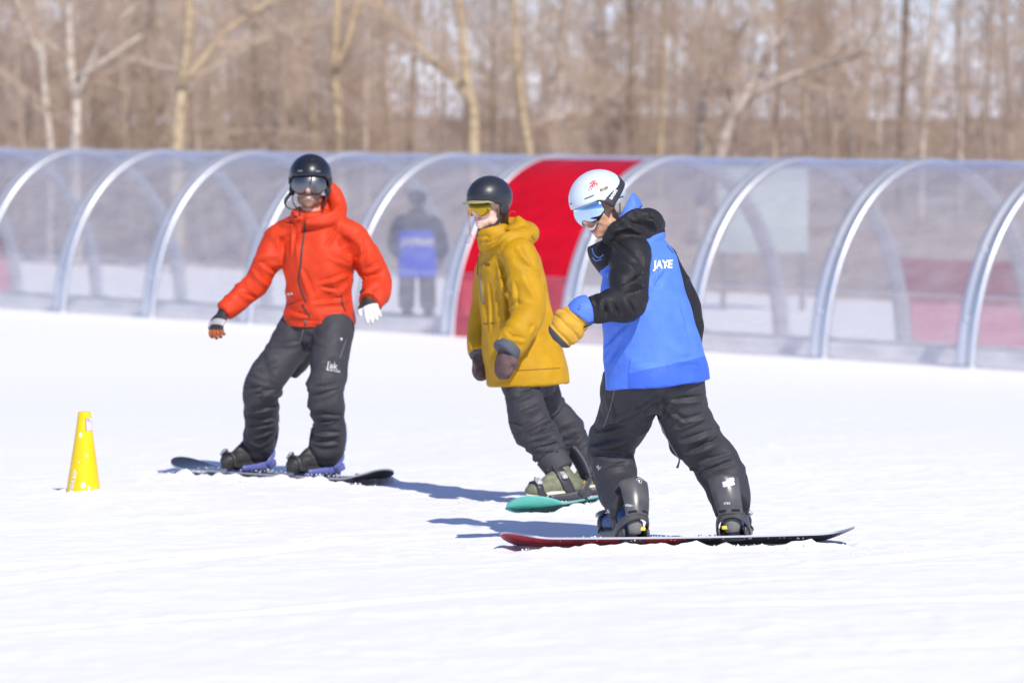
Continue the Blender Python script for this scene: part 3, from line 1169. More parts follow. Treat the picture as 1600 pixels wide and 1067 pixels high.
def zone_mat(name, base, zones, rough=0.75, bump=0.35, sheen=0.0, spec=0.3, crease=7.0, crease_dir=(1, 1, 1.3)):
    """cloth whose colour changes where a 'zone' distance on the mesh turns positive: a seam between dyed panels"""
    m = bpy.data.materials.new(name)
    n, l, p = nodes_of(m)
    p.inputs['Roughness'].default_value = rough
    p.inputs['Specular IOR Level'].default_value = spec
    if sheen:
        p.inputs['Sheen Weight'].default_value = sheen
    tc = n.new('ShaderNodeTexCoord')
    t = n.new('ShaderNodeTexNoise')
    t.inputs['Scale'].default_value = 14
    t.inputs['Detail'].default_value = 6
    l.new(tc.outputs['Object'], t.inputs['Vector'])

    def varied(c):
        r = n.new('ShaderNodeValToRGB')
        r.color_ramp.elements[0].position = 0.3
        r.color_ramp.elements[1].position = 0.7
        r.color_ramp.elements[0].color = (*[x * 0.90 for x in c], 1)
        r.color_ramp.elements[1].color = (*[min(1, x * 1.10) for x in c], 1)
        l.new(t.outputs['Fac'], r.inputs[0])
        return r.outputs[0]
    cur = varied(base)
    for zn, c in zones:
        a = n.new('ShaderNodeAttribute')
        a.attribute_name = zn
        g = n.new('ShaderNodeMapRange')
        g.inputs[1].default_value = -0.0012
        g.inputs[2].default_value = 0.0012
        l.new(a.outputs['Fac'], g.inputs[0])
        mx = n.new('ShaderNodeMix')
        mx.data_type = 'RGBA'
        l.new(g.outputs[0], mx.inputs['Factor'])
        l.new(cur, mx.inputs['A'])
        l.new(varied(c), mx.inputs['B'])
        cur = mx.outputs['Result']
    l.new(cur, p.inputs['Base Color'])
    if bump:
        # small pulled creases, sharp along their ridges, over a soft crumple
        mp = n.new('ShaderNodeMapping')
        mp.inputs['Scale'].default_value = crease_dir
        l.new(tc.outputs['Object'], mp.inputs[0])
        t2 = n.new('ShaderNodeTexNoise')
        t2.noise_type = 'RIDGED_MULTIFRACTAL'
        t2.inputs['Scale'].default_value = crease
        t2.inputs['Detail'].default_value = 1.5
        t2.inputs['Roughness'].default_value = 0.35
        t2.inputs['Distortion'].default_value = 0.6
        l.new(mp.outputs[0], t2.inputs['Vector'])
        b = n.new('ShaderNodeBump')
        b.inputs['Strength'].default_value = min(1.0, bump * 1.6)
        b.inputs['Distance'].default_value = 0.010
        l.new(t2.outputs['Fac'], b.inputs['Height'])
        t3 = n.new('ShaderNodeTexNoise')
        t3.inputs['Scale'].default_value = 60
        t3.inputs['Detail'].default_value = 5
        l.new(tc.outputs['Object'], t3.inputs['Vector'])
        b2 = n.new('ShaderNodeBump')
        b2.inputs['Strength'].default_value = bump
        b2.inputs['Distance'].default_value = 0.003
        l.new(t3.outputs['Fac'], b2.inputs['Height'])
        l.new(b.outputs[0], b2.inputs['Normal'])
        l.new(b2.outputs[0], p.inputs['Normal'])
    return m


CAMP = Vector((0, 0, CAMZ))


def hit_px(bvh, px, py):
    d = (at(px, py, 20) - CAMP).normalized()
    r = bvh.ray_cast(CAMP, d)
    return (r[0], r[1]) if r[0] is not None else None


def ribbon(g, pn, width, thick=0.002, n=8):
    """a flat band lying on a surface through (point, normal) pairs"""
    m = len(pn)
    ws = width if isinstance(width, (list, tuple)) else [width] * m
    rings = []
    for i, (p, nr) in enumerate(pn):
        t = (pn[min(i + 1, m - 1)][0] - pn[max(i - 1, 0)][0]).normalized()
        s = t.cross(nr).normalized()
        nn = s.cross(t).normalized()
        rings.append([p + s * (ws[i] / 2 * math.copysign(abs(math.cos(a)) ** 0.6, math.cos(a))) + nn * (thick * math.sin(a)) for a in [2 * math.pi * k / n for k in range(n)]])
    g.loft(rings, True)
    return g


def px_ribbon(name, bvh, pts, width, m, parent, thick=0.0025, step=4.0):
    """a band (zip, seam tape, strap) laid along a surface"""
    pn = []
    for i in range(len(pts) - 1):
        (x0, y0), (x1, y1) = pts[i], pts[i + 1]
        k = max(1, int(math.hypot(x1 - x0, y1 - y0) / step))
        for j in range(k + (1 if i == len(pts) - 2 else 0)):
            h = hit_px(bvh, x0 + (x1 - x0) * j / k, y0 + (y1 - y0) * j / k)
            if h:
                pn.append(h)
    if len(pn) < 2:
        return None
    ok = [pn[0]]
    for h in pn[1:]:
        if 0.001 < (h[0] - ok[-1][0]).length < 0.12:
            ok.append(h)
    if len(ok) < 2:
        return None
    g = Geo()
    ribbon(g, ok, width, thick)
    return g.obj(name, m, parent)


def px_text(name, bvh, txt, px, py, hpx, m, parent, angle=0.0, shear=0.0, xs=1.0, bold=0.0, Y=20.0, lift=0.003, curve=None):
    """lettering printed on a surface: flat letters laid onto it"""
    cu = bpy.data.curves.new('t', 'FONT')
    cu.body = txt
    cu.size = 1.0
    cu.shear = shear
    cu.offset = bold
    cu.resolution_u = 3
    o = bpy.data.objects.new('t', cu)
    COL.objects.link(o)
    dg = bpy.context.evaluated_depsgraph_get()
    me = bpy.data.meshes.new_from_object(o.evaluated_get(dg))
    bpy.data.objects.remove(o)
    bm = bmesh.new()
    bm.from_mesh(me)
    bmesh.ops.triangulate(bm, faces=bm.faces)
    bmesh.ops.subdivide_edges(bm, edges=bm.edges, cuts=1)
    sc = hpx / 0.72
    ca, sa = math.cos(math.radians(angle)), math.sin(math.radians(angle))
    last = None
    for v in bm.verts:
        x, y = v.co.x * sc * xs, v.co.y * sc
        if curve:
            y += curve * (x ** 2)
        qx, qy = px + x * ca - y * sa, py - (x * sa + y * ca)
        h = hit_px(bvh, qx, qy)
        if h:
            v.co = h[0] + (CAMP - h[0]).normalized() * lift
            last = h[0].y
        else:
            v.co = at(qx, qy, (last or Y)) + V(0, -lift, 0)
    bm.to_mesh(me)
    bm.free()
    me.name = name
    me.materials.append(m)
    ob = bpy.data.objects.new(name, me)
    COL.objects.link(ob)
    attach(ob, parent)
    return ob


# ---------------------------------------------------------------- heads
class Frame:
    """local axes r (the wearer's right), f (forward), u (up) about a centre"""

    def __init__(self, c, f, u=(0, 0, 1), scale=1.0):
        self.c = Vector(c)
        self.f = Vector(f).normalized()
        u = Vector(u)
        self.u = (u - self.f * u.dot(self.f)).normalized()
        self.r = self.f.cross(self.u).normalized()
        self.s = scale

    def __call__(self, r, f, u):
        return self.c + (self.r * r + self.f * f + self.u * u) * self.s

    def axes(self):
        return (self.r, self.f, self.u)


def build_head(fr, neck_to, parts_geo, female=False):
    """adds a head with nose, lips, cheeks, chin, ears and a neck to the body geometry"""
    g = parts_geo
    A = fr.axes()
    s = fr.s
    k = 0.94 if female else 1.0
    g.ball(fr(0, -0.012, 0.040), .074 * s, .094 * s, .082 * s, A)
    g.ball(fr(0, 0.018, -0.030), .062 * s * k, .070 * s, .078 * s, A)
    g.ball(fr(0, 0.040, -0.078), .045 * s * k, .048 * s, .036 * s, A)
    g.ball(fr(0, 0.066, -0.102), .022 * s * k, .020 * s, .018 * s, A)
    for sd in (-1, 1):
        g.ball(fr(sd * .034, 0.056, -0.030), .027 * s, .026 * s, .026 * s, A)
        g.ball(fr(sd * .047, 0.014, -0.078), .016 * s * k, .034 * s, .024 * s, A)
        g.ball(fr(sd * .074, -0.012, -0.010), .010 * s, .020 * s, .032 * s, A)
        g.ball(fr(sd * .011, 0.098, -0.036), .010 * s, .011 * s, .009 * s, A)
    g.tube([fr(0, .082, .026), fr(0, .096, -.005), fr(0, .108, -.030), fr(0, .094, -.042)], [.010 * s, .0115 * s, .014 * s, .009 * s], n=10, sub=3)
    g.ball(fr(0, .072, -.066), .030 * s, .017 * s, .022 * s, A)
    g.tube([fr(-.026, .072, -.064), fr(0, .088, -.060), fr(.026, .072, -.064)], [.004 * s, .0065 * s, .004 * s], n=8, sub=4)
    g.tube([fr(-.024, .070, -.072), fr(0, .086, -.078), fr(.024, .070, -.072)], [.004 * s, .0075 * s, .004 * s], n=8, sub=4)
    nr = .046 * s if female else .050 * s
    g.tube([fr(0, -0.020, 0.0), fr(0, -.012, -.07), (fr(0, -.02, -.12) + Vector(neck_to)) / 2, Vector(neck_to)], [nr, nr, nr, nr * 1.05], n=16, sub=3)


def face_detail(fr, bvh, parent, teeth=True, width=.024, smile=.010, open_=.007, lip=(0.55, 0.25, 0.22), tone=''):
    """teeth and lips laid on the face"""
    def arc(uo, w, k):
        pn = []
        for i in range(-6, 7):
            x = i / 6 * w
            u = uo + k * (x / w) ** 2
            h = bvh.ray_cast(fr(x, .25, u), -fr.f)
            if h[0] is not None:
                pn.append((h[0], fr.f * 0.8 + h[1] * 0.2))
        return pn
    if teeth:
        g = Geo()
        ribbon(g, arc(-.0685, width, smile), [open_ * 1.9 * fr.s * (1 - 0.8 * (i / 6) ** 2) + .0008 for i in range(-6, 7)], .0022)
        g.obj('mouth', mat('mouth_dark', (0.12, 0.03, 0.03), 0.6), parent)
        g = Geo()
        ribbon(g, arc(-.0675, width * 0.86, smile), [open_ * 1.3 * fr.s * (1 - 0.8 * (i / 6) ** 2) + .0006 for i in range(-6, 7)], .0034)
        g.obj('teeth', mat('teeth', (0.82, 0.79, 0.72), 0.25), parent)
    g = Geo()
    lm = mat('lips' + tone, lip, 0.45)
    o = open_ if teeth else 0.0018
    ribbon(g, arc(-.0675 + o + .0018, width * 1.06, smile * 0.9), [(.0052 * (1 - 0.7 * (i / 6) ** 2) + .001) * fr.s for i in range(-6, 7)], .0028)
    g.obj('upper_lip', lm, parent)
    g = Geo()
    ribbon(g, arc(-.0690 - o - .0022, width * 0.98, smile * 1.05), [(.0062 * (1 - 0.7 * (i / 6) ** 2) + .001) * fr.s for i in range(-6, 7)], .0030)
    g.obj('lower_lip', lm, parent)


def helmet_shell(fr, rx, ry, rz, lows, thick=.014, nu=64, nv=22, c=(0, -.012, .042)):
    """shell whose rim height goes through lows = [(azimuth deg from front, rim u)]"""
    def low(az):
        az = abs((az + 180) % 360 - 180)
        for (a0, u0), (a1, u1) in zip(lows[:-1], lows[1:]):
            if az <= a1:
                t = (az - a0) / (a1 - a0)
                t = t * t * (3 - 2 * t)
                return u0 + (u1 - u0) * t
        return lows[-1][1]
    g = Geo()
    rings = []

    def pt(az, t, k, flare=0.0):
        u1 = low(math.degrees(az)) - c[2]
        u1 = max(-rz * 0.96, min(rz * 0.9, u1))
        th1 = math.acos(max(-1, min(1, u1 / rz)))
        th = th1 * t
        q = 1 + 0.03 * math.sin(th) ** 2
        return fr(c[0] + (rx - k) * q * math.sin(th) * math.sin(az), c[1] + (ry - k) * q * math.sin(th) * math.cos(az), c[2] + (rz - k) * math.cos(th))
    ts = [0.001] + [(i + 1) / nv for i in range(nv)]
    for t in ts:
        rings.append([pt(2 * math.pi * i / nu, t, 0) for i in range(nu)])
    for k_ in (thick * 0.35, thick * 0.8, thick):
        tt = 1.0 + (0.012 if k_ < thick else 0.0)
        rings.append([pt(2 * math.pi * i / nu, tt, k_) for i in range(nu)])
    for t in ts[::-1][1:]:
        rings.append([pt(2 * math.pi * i / nu, t, thick) for i in range(nu)])
    g.loft(rings, True)
    return g, pt


def helmet_slot(g, pt, az, t, wdeg, h, thick=.004):
    """a vent slot: a short dark rounded recess band along the shell"""
    pn = []
    for i in range(-4, 5):
        a = math.radians(az + wdeg * i / 4)
        p = pt(a, t, -.0005)
        p2 = pt(a, t, .01)
        pn.append((p, (p - p2).normalized()))
    ribbon(g, pn, [h * (1 - 0.55 * (i / 4) ** 4) for i in range(-4, 5)], .0012)
    return g


def goggles(fr, lens_m, frame_m, parent, half=66, top=.034, bot=-.036, nose=.020, R=.092, cf=.020, squash=1.0, name='goggles', rimless=False, bulge=.012):
    """a cylindrical shield lens with a nose notch, its frame and foam"""
    root = None
    nu, nv = 36, 10

    def outline(az):
        a = az / half
        tp = top - .006 * abs(a) ** 3 - .012 * max(0, abs(a) - .75) / .25
        bt = bot + .010 * abs(a) ** 2 + .022 * max(0, abs(a) - .62) / .38
        bt += nose * math.exp(-(az / 15.0) ** 2)
        return bt, tp

    def P(az, t, k=0.0):
        bt, tp = outline(az)
        u = bt + (tp - bt) * t
        a = math.radians(az)
        um = (u - (top + bot) / 2) / ((top - bot) / 2)
        rr = R - bulge * um * um + k
        return fr(rr * math.sin(a) * squash, cf + rr * math.cos(a), u)
    g = Geo()
    rings = []
    for j in range(nv + 1):
        rings.append([P(-half + 2 * half * i / nu, j / nv) for i in range(nu + 1)])
    back = [[P(-half + 2 * half * i / nu, j / nv, -.004) for i in range(nu + 1)] for j in range(nv + 1)]
    n1 = nu + 1
    vs = [v for r in rings for v in r] + [v for r in back for v in r]
    off = n1 * (nv + 1)
    fs = []
    for j in range(nv):
        for i in range(nu):
            a = j * n1 + i
            fs.append((a, a + 1, a + n1 + 1, a + n1))
            fs.append((off + a, off + a + n1, off + a + n1 + 1, off + a + 1))
    for i in range(nu):
        fs.append((i, off + i, off + i + 1, i + 1))
        a = nv * n1 + i
        fs.append((a, a + 1, off + a + 1, off + a))
    for j in range(nv):
        a = j * n1
        fs.append((a, a + n1, off + a + n1, off + a))
        a = j * n1 + nu
        fs.append((a, off + a, off + a + n1, a + n1))
    g.add(vs, fs)
    lens = g.obj('goggle_lens', lens_m, parent)
    # frame: a rounded rim following the outline, and a deep foam skirt to the face
    g = Geo()
    loop = [P(-half + 2 * half * i / 40, 0, -.006) for i in range(41)] + [P(half, j / 6, -.006) for j in range(1, 6)] \
        + [P(half - 2 * half * i / 40, 1, -.006) for i in range(41)] + [P(-half, 1 - j / 6, -.006) for j in range(1, 6)]
    loop.append(loop[0])
    rr = .0028 if rimless else .0058
    g.tube(loop, [rr] * len(loop), n=8, caps=False)
    g.obj('goggle_frame', frame_m, parent)
    g = Geo()
    r1 = [P(-half + 2 * half * i / 40, 0, -.007) for i in range(41)] + [P(half - 2 * half * i / 40, 1, -.007) for i in range(41)]
    r2 = [P(-half + 2 * half * i / 40, .04, -.028) for i in range(41)] + [P(half - 2 * half * i / 40, .96, -.028) for i in range(41)]
    g.loft([r1, r2], False)
    g.obj('goggle_foam', mat('goggle_foam', (0.03, 0.03, 0.032), 0.9), parent)
    return P


# ---------------------------------------------------------------- hands
def glove(wrist, d, palm, m, parent, curl=0.35, side=1, zones=None, s=1.0, name='glove', spread=0.12):
    """a five-fingered glove: d points to the fingertips, palm is the palm's outward normal, side +1 puts the thumb to d x palm"""
    d = Vector(d).normalized()
    palm = Vector(palm)
    palm = (palm - d * palm.dot(d)).normalized()
    th = d.cross(palm).normalized() * side
    W = Vector(wrist)
    g = Geo()
    g.tube([W - d * .05 * s, W, W + d * .045 * s, W + d * .092 * s], [(.030 * s, .036 * s), (.026 * s, .034 * s), (.021 * s, .045 * s), (.016 * s, .044 * s)], n=14, hint=palm, sub=3)
    lens = (.070, .080, .075, .058)
    for i in range(4):
        o = (1.5 - i) * .0215 * s
        ln = lens[i] * s
        b = W + d * (.085 * s) + th * o
        fd = (d + th * ((1.5 - i) * spread)).normalized()
        pts = [b]
        a = 0.0
        for k_, fr_ in enumerate((.45, .32, .23)):
            a += curl * (0.8 + 0.25 * k_) * (1 + 0.12 * i)
            dd = fd * math.cos(a) + palm * math.sin(a)
            pts.append(pts[-1] + dd * ln * fr_)
        g.tube(pts, [.0115 * s, .0112 * s, .0105 * s, .0085 * s], n=10, hint=palm + V(.01, .02, .03), sub=3)
    tb = W + d * .022 * s + th * .028 * s
    p1 = tb + (d * .6 + th * .75 + palm * .25).normalized() * .032 * s
    p2 = p1 + (d * .85 + th * .35 + palm * .35).normalized() * .028 * s
    p3 = p2 + (d * .95 + palm * .4).normalized() * .022 * s
    g.tube([W + d * .01 * s + th * .008 * s, tb, p1, p2, p3], [.015 * s, .0165 * s, .0145 * s, .0125 * s, .009 * s], n=10, sub=3)
    v, f = remesh(g, .0036 * s)
    v = lap(v, f, 2, 0.5)
    zz = {}
    if zones:
        for zn, fn in zones.items():
            zz[zn] = fn(v)
    o = mesh_obj(name, v, f, m, parent)
    for zn, zv in zz.items():
        a = o.data.attributes.new(zn, 'FLOAT', 'POINT')
        a.data.foreach_set('value', np.ascontiguousarray(zv, dtype=np.float32))
    return o


def mitten(wrist, d, palm, m, parent, side=1, ln=.16, wd=.056, tk=.036, quilt=0, tip=None, curl=.25, name='mitten'):
    d = Vector(d).normalized()
    palm = Vector(palm)
    palm = (palm - d * palm.dot(d)).normalized()
    th = d.cross(palm).normalized() * side
    W = Vector(wrist)
    c = Cloth()
    d2 = (d * math.cos(curl) + palm * math.sin(curl)).normalized()
    d3 = (d * math.cos(2 * curl) + palm * math.sin(2 * curl)).normalized()
    p0, p1 = W - d * .05, W
    p2 = W + d * ln * .38
    p3 = p2 + d2 * ln * .34
    p4 = p3 + d3 * ln * .24
    c.limb('hand', [p0, p1, p2, p3, p4], [(tk * .85, wd * .72), (tk * .85, wd * .78), (tk, wd), (tk * .95, wd * .98), (tk * .5, wd * .55)], hint=palm)
    tb = W + d * .02 + th * wd * .55
    c.g.tube([W + th * .01, tb, tb + (d * .7 + th * .45 + palm * .4).normalized() * .045, tb + (d * 1.3 + th * .35 + palm * .6).normalized() * .075],
             [.022, .024, .022, .014], n=12, sub=4)
    c.build(.005, 4)
    if quilt:
        u, a, rr, dist, L, rm = c.coords('hand')
        ph = (u - .05) / (L - .05) * quilt + 0.05 * np.sin(a * 3)
        fr_ = ph - np.floor(ph)
        groove = np.exp(-(np.minimum(fr_, 1 - fr_) / .10) ** 2)
        puff = np.sqrt(np.clip(np.sin(fr_ * math.pi), 0, 1))
        c.v = c.v + c.n * ((puff * .006 - groove * .004) * sstep(0.02, 0.06, u))[:, None]
        c.renormal()
    c.random_strokes('hand', 5, 9, (0.1, 0.9), (-50, 50), (.04, .09), (.006, .009), (.002, .005))
    z = {}
    if tip is not None:
        T = np.array(tuple(p4))
        dd = np.array(tuple((d3 * .8 - palm * .1).normalized()))
        z['zone1'] = (c.v - T) @ dd + tip
    return c.obj(name, m, parent, z)


# ---------------------------------------------------------------- boards, bindings, boots
def snowboard(name, label, centre, axis, tilt, hl, mats, hw=.128, rise=.055, base_split=None, flip=1, group=None, roll_about=None):
    """outline with sidecut, upturned ends, top sheet, base and steel edge; returns the thing and its axes"""
    a = Vector((axis.x, axis.y, 0)).normalized()
    a = (a + V(0, 0, axis.z)).normalized()
    l = V(0, 0, 1).cross(a).normalized()                 # across
    l = (l * math.cos(tilt) + V(0, 0, 1) * math.sin(tilt)).normalized()
    n = a.cross(l).normalized()
    C = Vector(centre)
    root = thing(name, label, 'snowboard', C, group)
    NU, NV = 64, 10

    def half_w(u):
        x = abs(u) / hl
        k = .82
        if x < k:
            return hw + .022 * (x / k) ** 2
        e = (x - k) / (1 - k)
        return (hw + .022) * math.sqrt(max(0, 1 - e ** 2.3))

    def zz(u):
        x = abs(u) - hl * .74
        return -0.004 * math.cos(u / hl * math.pi / 2) + (rise * (x / (hl * .26)) ** 2 if x > 0 else 0)
    us = [-hl + 2 * hl * (0.5 - 0.5 * math.cos(math.pi * i / NU)) for i in range(NU + 1)]

    def pt(u, v, h):
        return C + a * u + l * v + n * (zz(u) + h)
    th = .0085
    top, bot = [], []
    for u in us:
        w = max(half_w(u), .002)
        top.append([pt(u, -w + 2 * w * j / NV, th) for j in range(NV + 1)])
        bot.append([pt(u, -w + 2 * w * j / NV, 0) for j in range(NV + 1)])
    n1 = NV + 1
    fs, mi = [], []
    off = n1 * (NU + 1)
    for i in range(NU):
        for j in range(NV):
            b = i * n1 + j
            fs.append((b, b + n1, b + n1 + 1, b + 1))
            mi.append(0)
            fs.append((off + b, off + b + 1, off + b + n1 + 1, off + b + n1))
            um = us[i]
            mi.append(1 if base_split is None or um < base_split else 2)
    for i in range(NU):
        for j in (0, NV):
            b, c = i * n1 + j, (i + 1) * n1 + j
            fs.append((b, off + b, off + c, c))
            mi.append(3)
    for i in (0, NU):
        for j in range(NV):
            b = i * n1 + j
            fs.append((b, b + 1, off + b + 1, off + b))
            mi.append(3)
    g = Geo()
    g.add([v for r in top for v in r] + [v for r in bot for v in r], fs)
    o = mesh_obj('deck', g.v, g.f, list(mats), root)
    o.data.polygons.foreach_set('material_index', np.array(mi, np.int32))
    bm = bmesh.new()
    bm.from_mesh(o.data)
    bmesh.ops.recalc_face_normals(bm, faces=bm.faces)
    for e in bm.edges:
        if len(e.link_faces) == 2 and (3 in (e.link_faces[0].material_index, e.link_faces[1].material_index)) and e.link_faces[0].material_index != e.link_faces[1].material_index:
            e.smooth = False
    bm.to_mesh(o.data)
    bm.free()
    return root, a, l, n, lambda u, v=0.0, h=0.0: pt(u, v, th + h)


def boot_and_binding(person, board, heel, toe, up, knee, M, side=1, lean=.10):
    """boot worn by person, binding bolted to board. heel: point on the board under the heel, toe: unit direction"""
    toe = Vector(toe).normalized()
    up = Vector(up)
    up = (up - toe * up.dot(toe)).normalized()
    lat = toe.cross(up).normalized()                     # the wearer's right
    H = Vector(heel)

    def L(x, y, z):
        return H + toe * x + lat * y + up * z
    shin = (Vector(knee) - L(.06, 0, .08)).normalized()
    bz = .022                                            # boot stands on the base plate
    g = Geo()
    g.tube([L(-.012, 0, bz + .05), L(.03, 0, bz + .058), L(.10, 0, bz + .062), L(.18, 0, bz + .05), L(.25, 0, bz + .042), L(.292, 0, bz + .036)],
           [(.036, .030), (.052, .044), (.058, .049), (.046, .053), (.038, .050), (.018, .026)], n=16, hint=up, sub=4, power=2.4)
    t0 = L(.058, 0, bz + .06)
    g.tube([t0, t0 + shin * .07, t0 + shin * .13, t0 + shin * .18], [(.062, .050), (.060, .052), (.062, .056), (.062, .057)], n=18, hint=toe, sub=3)
    g.tube([L(.06, 0, bz + .10), L(.13, 0, bz + .105), L(.19, 0, bz + .08)], [.038, .034, .026], n=12, sub=3)
    v, f = remesh(g, .006)
    v = lap(v, f, 3, 0.5)
    nr = vnormals(v, f)
    v = v + nr * (0.003 * vnoise(v, 28, 3, 2))[:, None]
    boot = mesh_obj('boot', v, f, M['boot'], person)
    bv = BVHTree.FromPolygons([tuple(x) for x in v], [tuple(int(i) for i in x) for x in f])
    # sole and rubber rand
    g = Geo()
    outl = []
    for k in range(28):
        an = 2 * math.pi * k / 28
        x = .138 + .158 * math.cos(an)
        y = .053 * math.sin(an) * (1.0 - .10 * math.cos(an) ** 2 + .10 * math.cos(an))
        outl.append((x, y))
    g.loft([[L(x, y, bz + .001) for x, y in outl], [L(x, y, bz + .02) for x, y in outl], [L(.138 + (x - .138) * .97, y * .94, bz + .032) for x, y in outl]], True)
    g.obj('sole', M['sole'], boot)
    for nm, x0, m in (('heel_rubber', -.030, M['rubber']), ):
        g = Geo()
        g.tube([L(x0 + .018, -.030, bz + .045), L(x0, 0, bz + .05), L(x0 + .018, .030, bz + .045)], [(.030, .012), (.034, .016), (.030, .012)], n=10, hint=up, sub=3)
        g.obj(nm, m, boot)
    g = Geo()
    g.box(L(-.026, -.030 * side, bz + .040), lat, .014, up, .008, toe, .010, .003)
    g.obj('heel_tab', M['accent'], boot)
    # laces
    g = Geo()
    for i in range(4):
        z = .10 + .018 * i
        p = t0 + shin * (.01 + .03 * i) + toe * .063
        g.tube([p - lat * .026, p + toe * .004, p + lat * .026], [.0028] * 3, n=6, sub=2)
    lo = g.obj('laces', M['lace'], boot)
    lo['kind'] = 'stuff'
    # ---- binding
    b = Geo()
    b.box(L(.10, 0, .008), toe, .118, lat, .054, up, .008, .004)
    base = b.obj('binding', M['plate'], board)
    for sd in (-1, 1):
        g = Geo()
        g.tube([L(.20, sd * .060, .022), L(.10, sd * .062, .026), L(.02, sd * .063, .034), L(-.035, sd * .058, .045)], [(.014, .005), (.018, .005), (.024, .006), (.018, .006)], n=8, hint=up, sub=3, power=3)
        g.obj('side_rail', M['plate'], base)
    g = Geo()
    pn = []
    for i in range(25):
        an = math.pi * i / 24
        y = .070 * math.cos(an)
        k = math.sin(an)
        p = L(.035 - .088 * k ** .7, y, .030 + .092 * k ** .62)
        pn.append((p, (lat * math.cos(an) - toe * (.8 * math.sin(an)) + up * .1).normalized()))
    ribbon(g, pn, [.034] * 25, .006, 10)
    g.obj('heel_hoop', M['plate'], base)
    # highback: a curved plate behind the calf
    hb0 = L(-.046, 0, .120)
    hdir = (shin * .86 + up * .25).normalized()
    hx = (toe - hdir * toe.dot(hdir)).normalized()
    nh, na = 14, 14

    def HB(t, s, k):
        wv = (.053 + .016 * t ** .8) * (1 - max(0, (t - .90) / .10) ** 2.5 * .26)
        yy = wv * s
        bend = .026 * s * s * (1 + .3 * t)
        return hb0 + hdir * (.178 * t) + lat * yy + hx * (bend - k - .012 * math.sin(math.pi * t)) - hx * .012
    vs, fs = [], []
    for k in (0.0, .006):
        for i in range(nh + 1):
            for j in range(na + 1):
                vs.append(HB(i / nh, -1 + 2 * j / na, k))
    n1 = na + 1
    off = n1 * (nh + 1)
    for i in range(nh):
        for j in range(na):
            a = i * n1 + j
            fs.append((a, a + 1, a + n1 + 1, a + n1))
            fs.append((off + a, off + a + n1, off + a + n1 + 1, off + a + 1))
    for i in range(nh):
        for j in (0, na):
            a = i * n1 + j
            fs.append((a, a + n1, off + a + n1, off + a))
    for j in range(na):
        for i in (0, nh):
            a = i * n1 + j
            fs.append((a, off + a, off + a + 1, a + 1))
    g = Geo()
    g.add(vs, fs)
    hb = g.obj('highback', M['highback'], base)
    for s0, s1 in ((-.85, -.25), (.2, .8)):
        g = Geo()
        pn = [(HB(.075, s0 + (s1 - s0) * i / 6, .0066), -hx) for i in range(7)]
        ribbon(g, pn, .011, .0015)
        g.obj('slot', mat('slot_black', (0.008, 0.008, 0.009), 0.9), base)
    # straps pulled over the boot
    def strap(name, x, z, w, xs_, fwd):
        pn = []
        for i in range(21):
            an = math.pi * i / 20
            y = math.cos(an)
            o = L(x + xs_ * math.sin(an), 0, .05) + lat * (y * .16) + up * (math.sin(an) * .22)
            tg = L(x + xs_ * math.sin(an) * .55, 0, z)
            h = bv.ray_cast(o, (tg - o).normalized())
            if h[0] is not None:
                nn = (o - tg).normalized()
                pn.append((h[0] + nn * .004, nn))
        if len(pn) > 4:
            e0, e1 = pn[0], pn[-1]
            pn = [(L(x - .02, .064, .03), lat)] + pn + [(L(x - .02, -.064, .03), -lat)]
            g2 = Geo()
            ribbon(g2, pn, [w * .6] + [w] * (len(pn) - 2) + [w * .6], .005)
            st = g2.obj(name, M['strap'], base)
            # buckle with its ladder end
            q, nn = pn[int(len(pn) * (.30 if side > 0 else .70))]
            t = (pn[len(pn) // 2 + 1][0] - pn[len(pn) // 2 - 1][0]).normalized()
            g3 = Geo()
            tt = (t - nn * t.dot(nn)).normalized()
            sdv = nn.cross(tt)
            g3.box(q + nn * .012, tt, .024, sdv, .014, nn, .007, .004)
            g3.box(q + nn * .020 + tt * .006, tt, .014, sdv, .009, nn, .004, .002)
            g3.obj('buckle', M['buckle'], base)
            q2, n2 = pn[int(len(pn) * (.55 if side > 0 else .45))]
            g4 = Geo()
            g4.tube([q2 + n2 * .004, q2 + n2 * .016 - tt * .02 * side, q2 + n2 * .04 - tt * .03 * side], [(.003, .007), (.0025, .006), (.002, .005)], n=6, hint=n2 + tt * .01, sub=2)
            g4.obj('strap_end', M['strap'], base)
    strap('ankle_strap', .085, .075, .056, .045, 0)
    strap('toe_strap', .235, .045, .036, .02, 0)
    # disc and screws
    g = Geo()
    for sx in (-1, 1):
        for sy in (-1, 1):
            g.tube([L(.10 + sx * .10, sy * .045, .014), L(.10 + sx * .10, sy * .045, .0185)], [.006, .005], n=8)
    so = g.obj('screws', M['buckle'], base)
    so['kind'] = 'stuff'
    return boot, bv, HB, hb, L


def core_tube(bg, cloth, name, k=.42, lo=.025, hi=.05):
    """the limb inside a sleeve or trouser leg"""
    P, R, H, RM = cloth.limbs[name]
    idx = list(range(0, len(P), 3))
    if idx[-1] != len(P) - 1:
        idx.append(len(P) - 1)
    bg.tube([Vector(P[i]) for i in idx], [min(hi, max(lo, R[i] * k)) for i in idx], n=12)


def to_np(p):
    return np.array(tuple(p))
# ================================================================ materials shared by the figures
def lens_mat(name, col, rough=0.12):
    return mat(name, col, rough=rough, metal=1.0)


BLACK = mat('matt_black', (0.018, 0.018, 0.02), 0.55)
ZIP = mat('zip_black', (0.03, 0.028, 0.03), 0.5)
WEB = mat('webbing_black', (0.025, 0.025, 0.028), 0.7)
STEEL = mat('edge_steel', (0.45, 0.45, 0.46), 0.35, 0.9)
PRINT_W = mat('print_white', (0.80, 0.80, 0.80), 0.6)
PRINT_G = mat('print_grey', (0.55, 0.55, 0.54), 0.6)
SKIN_M = None


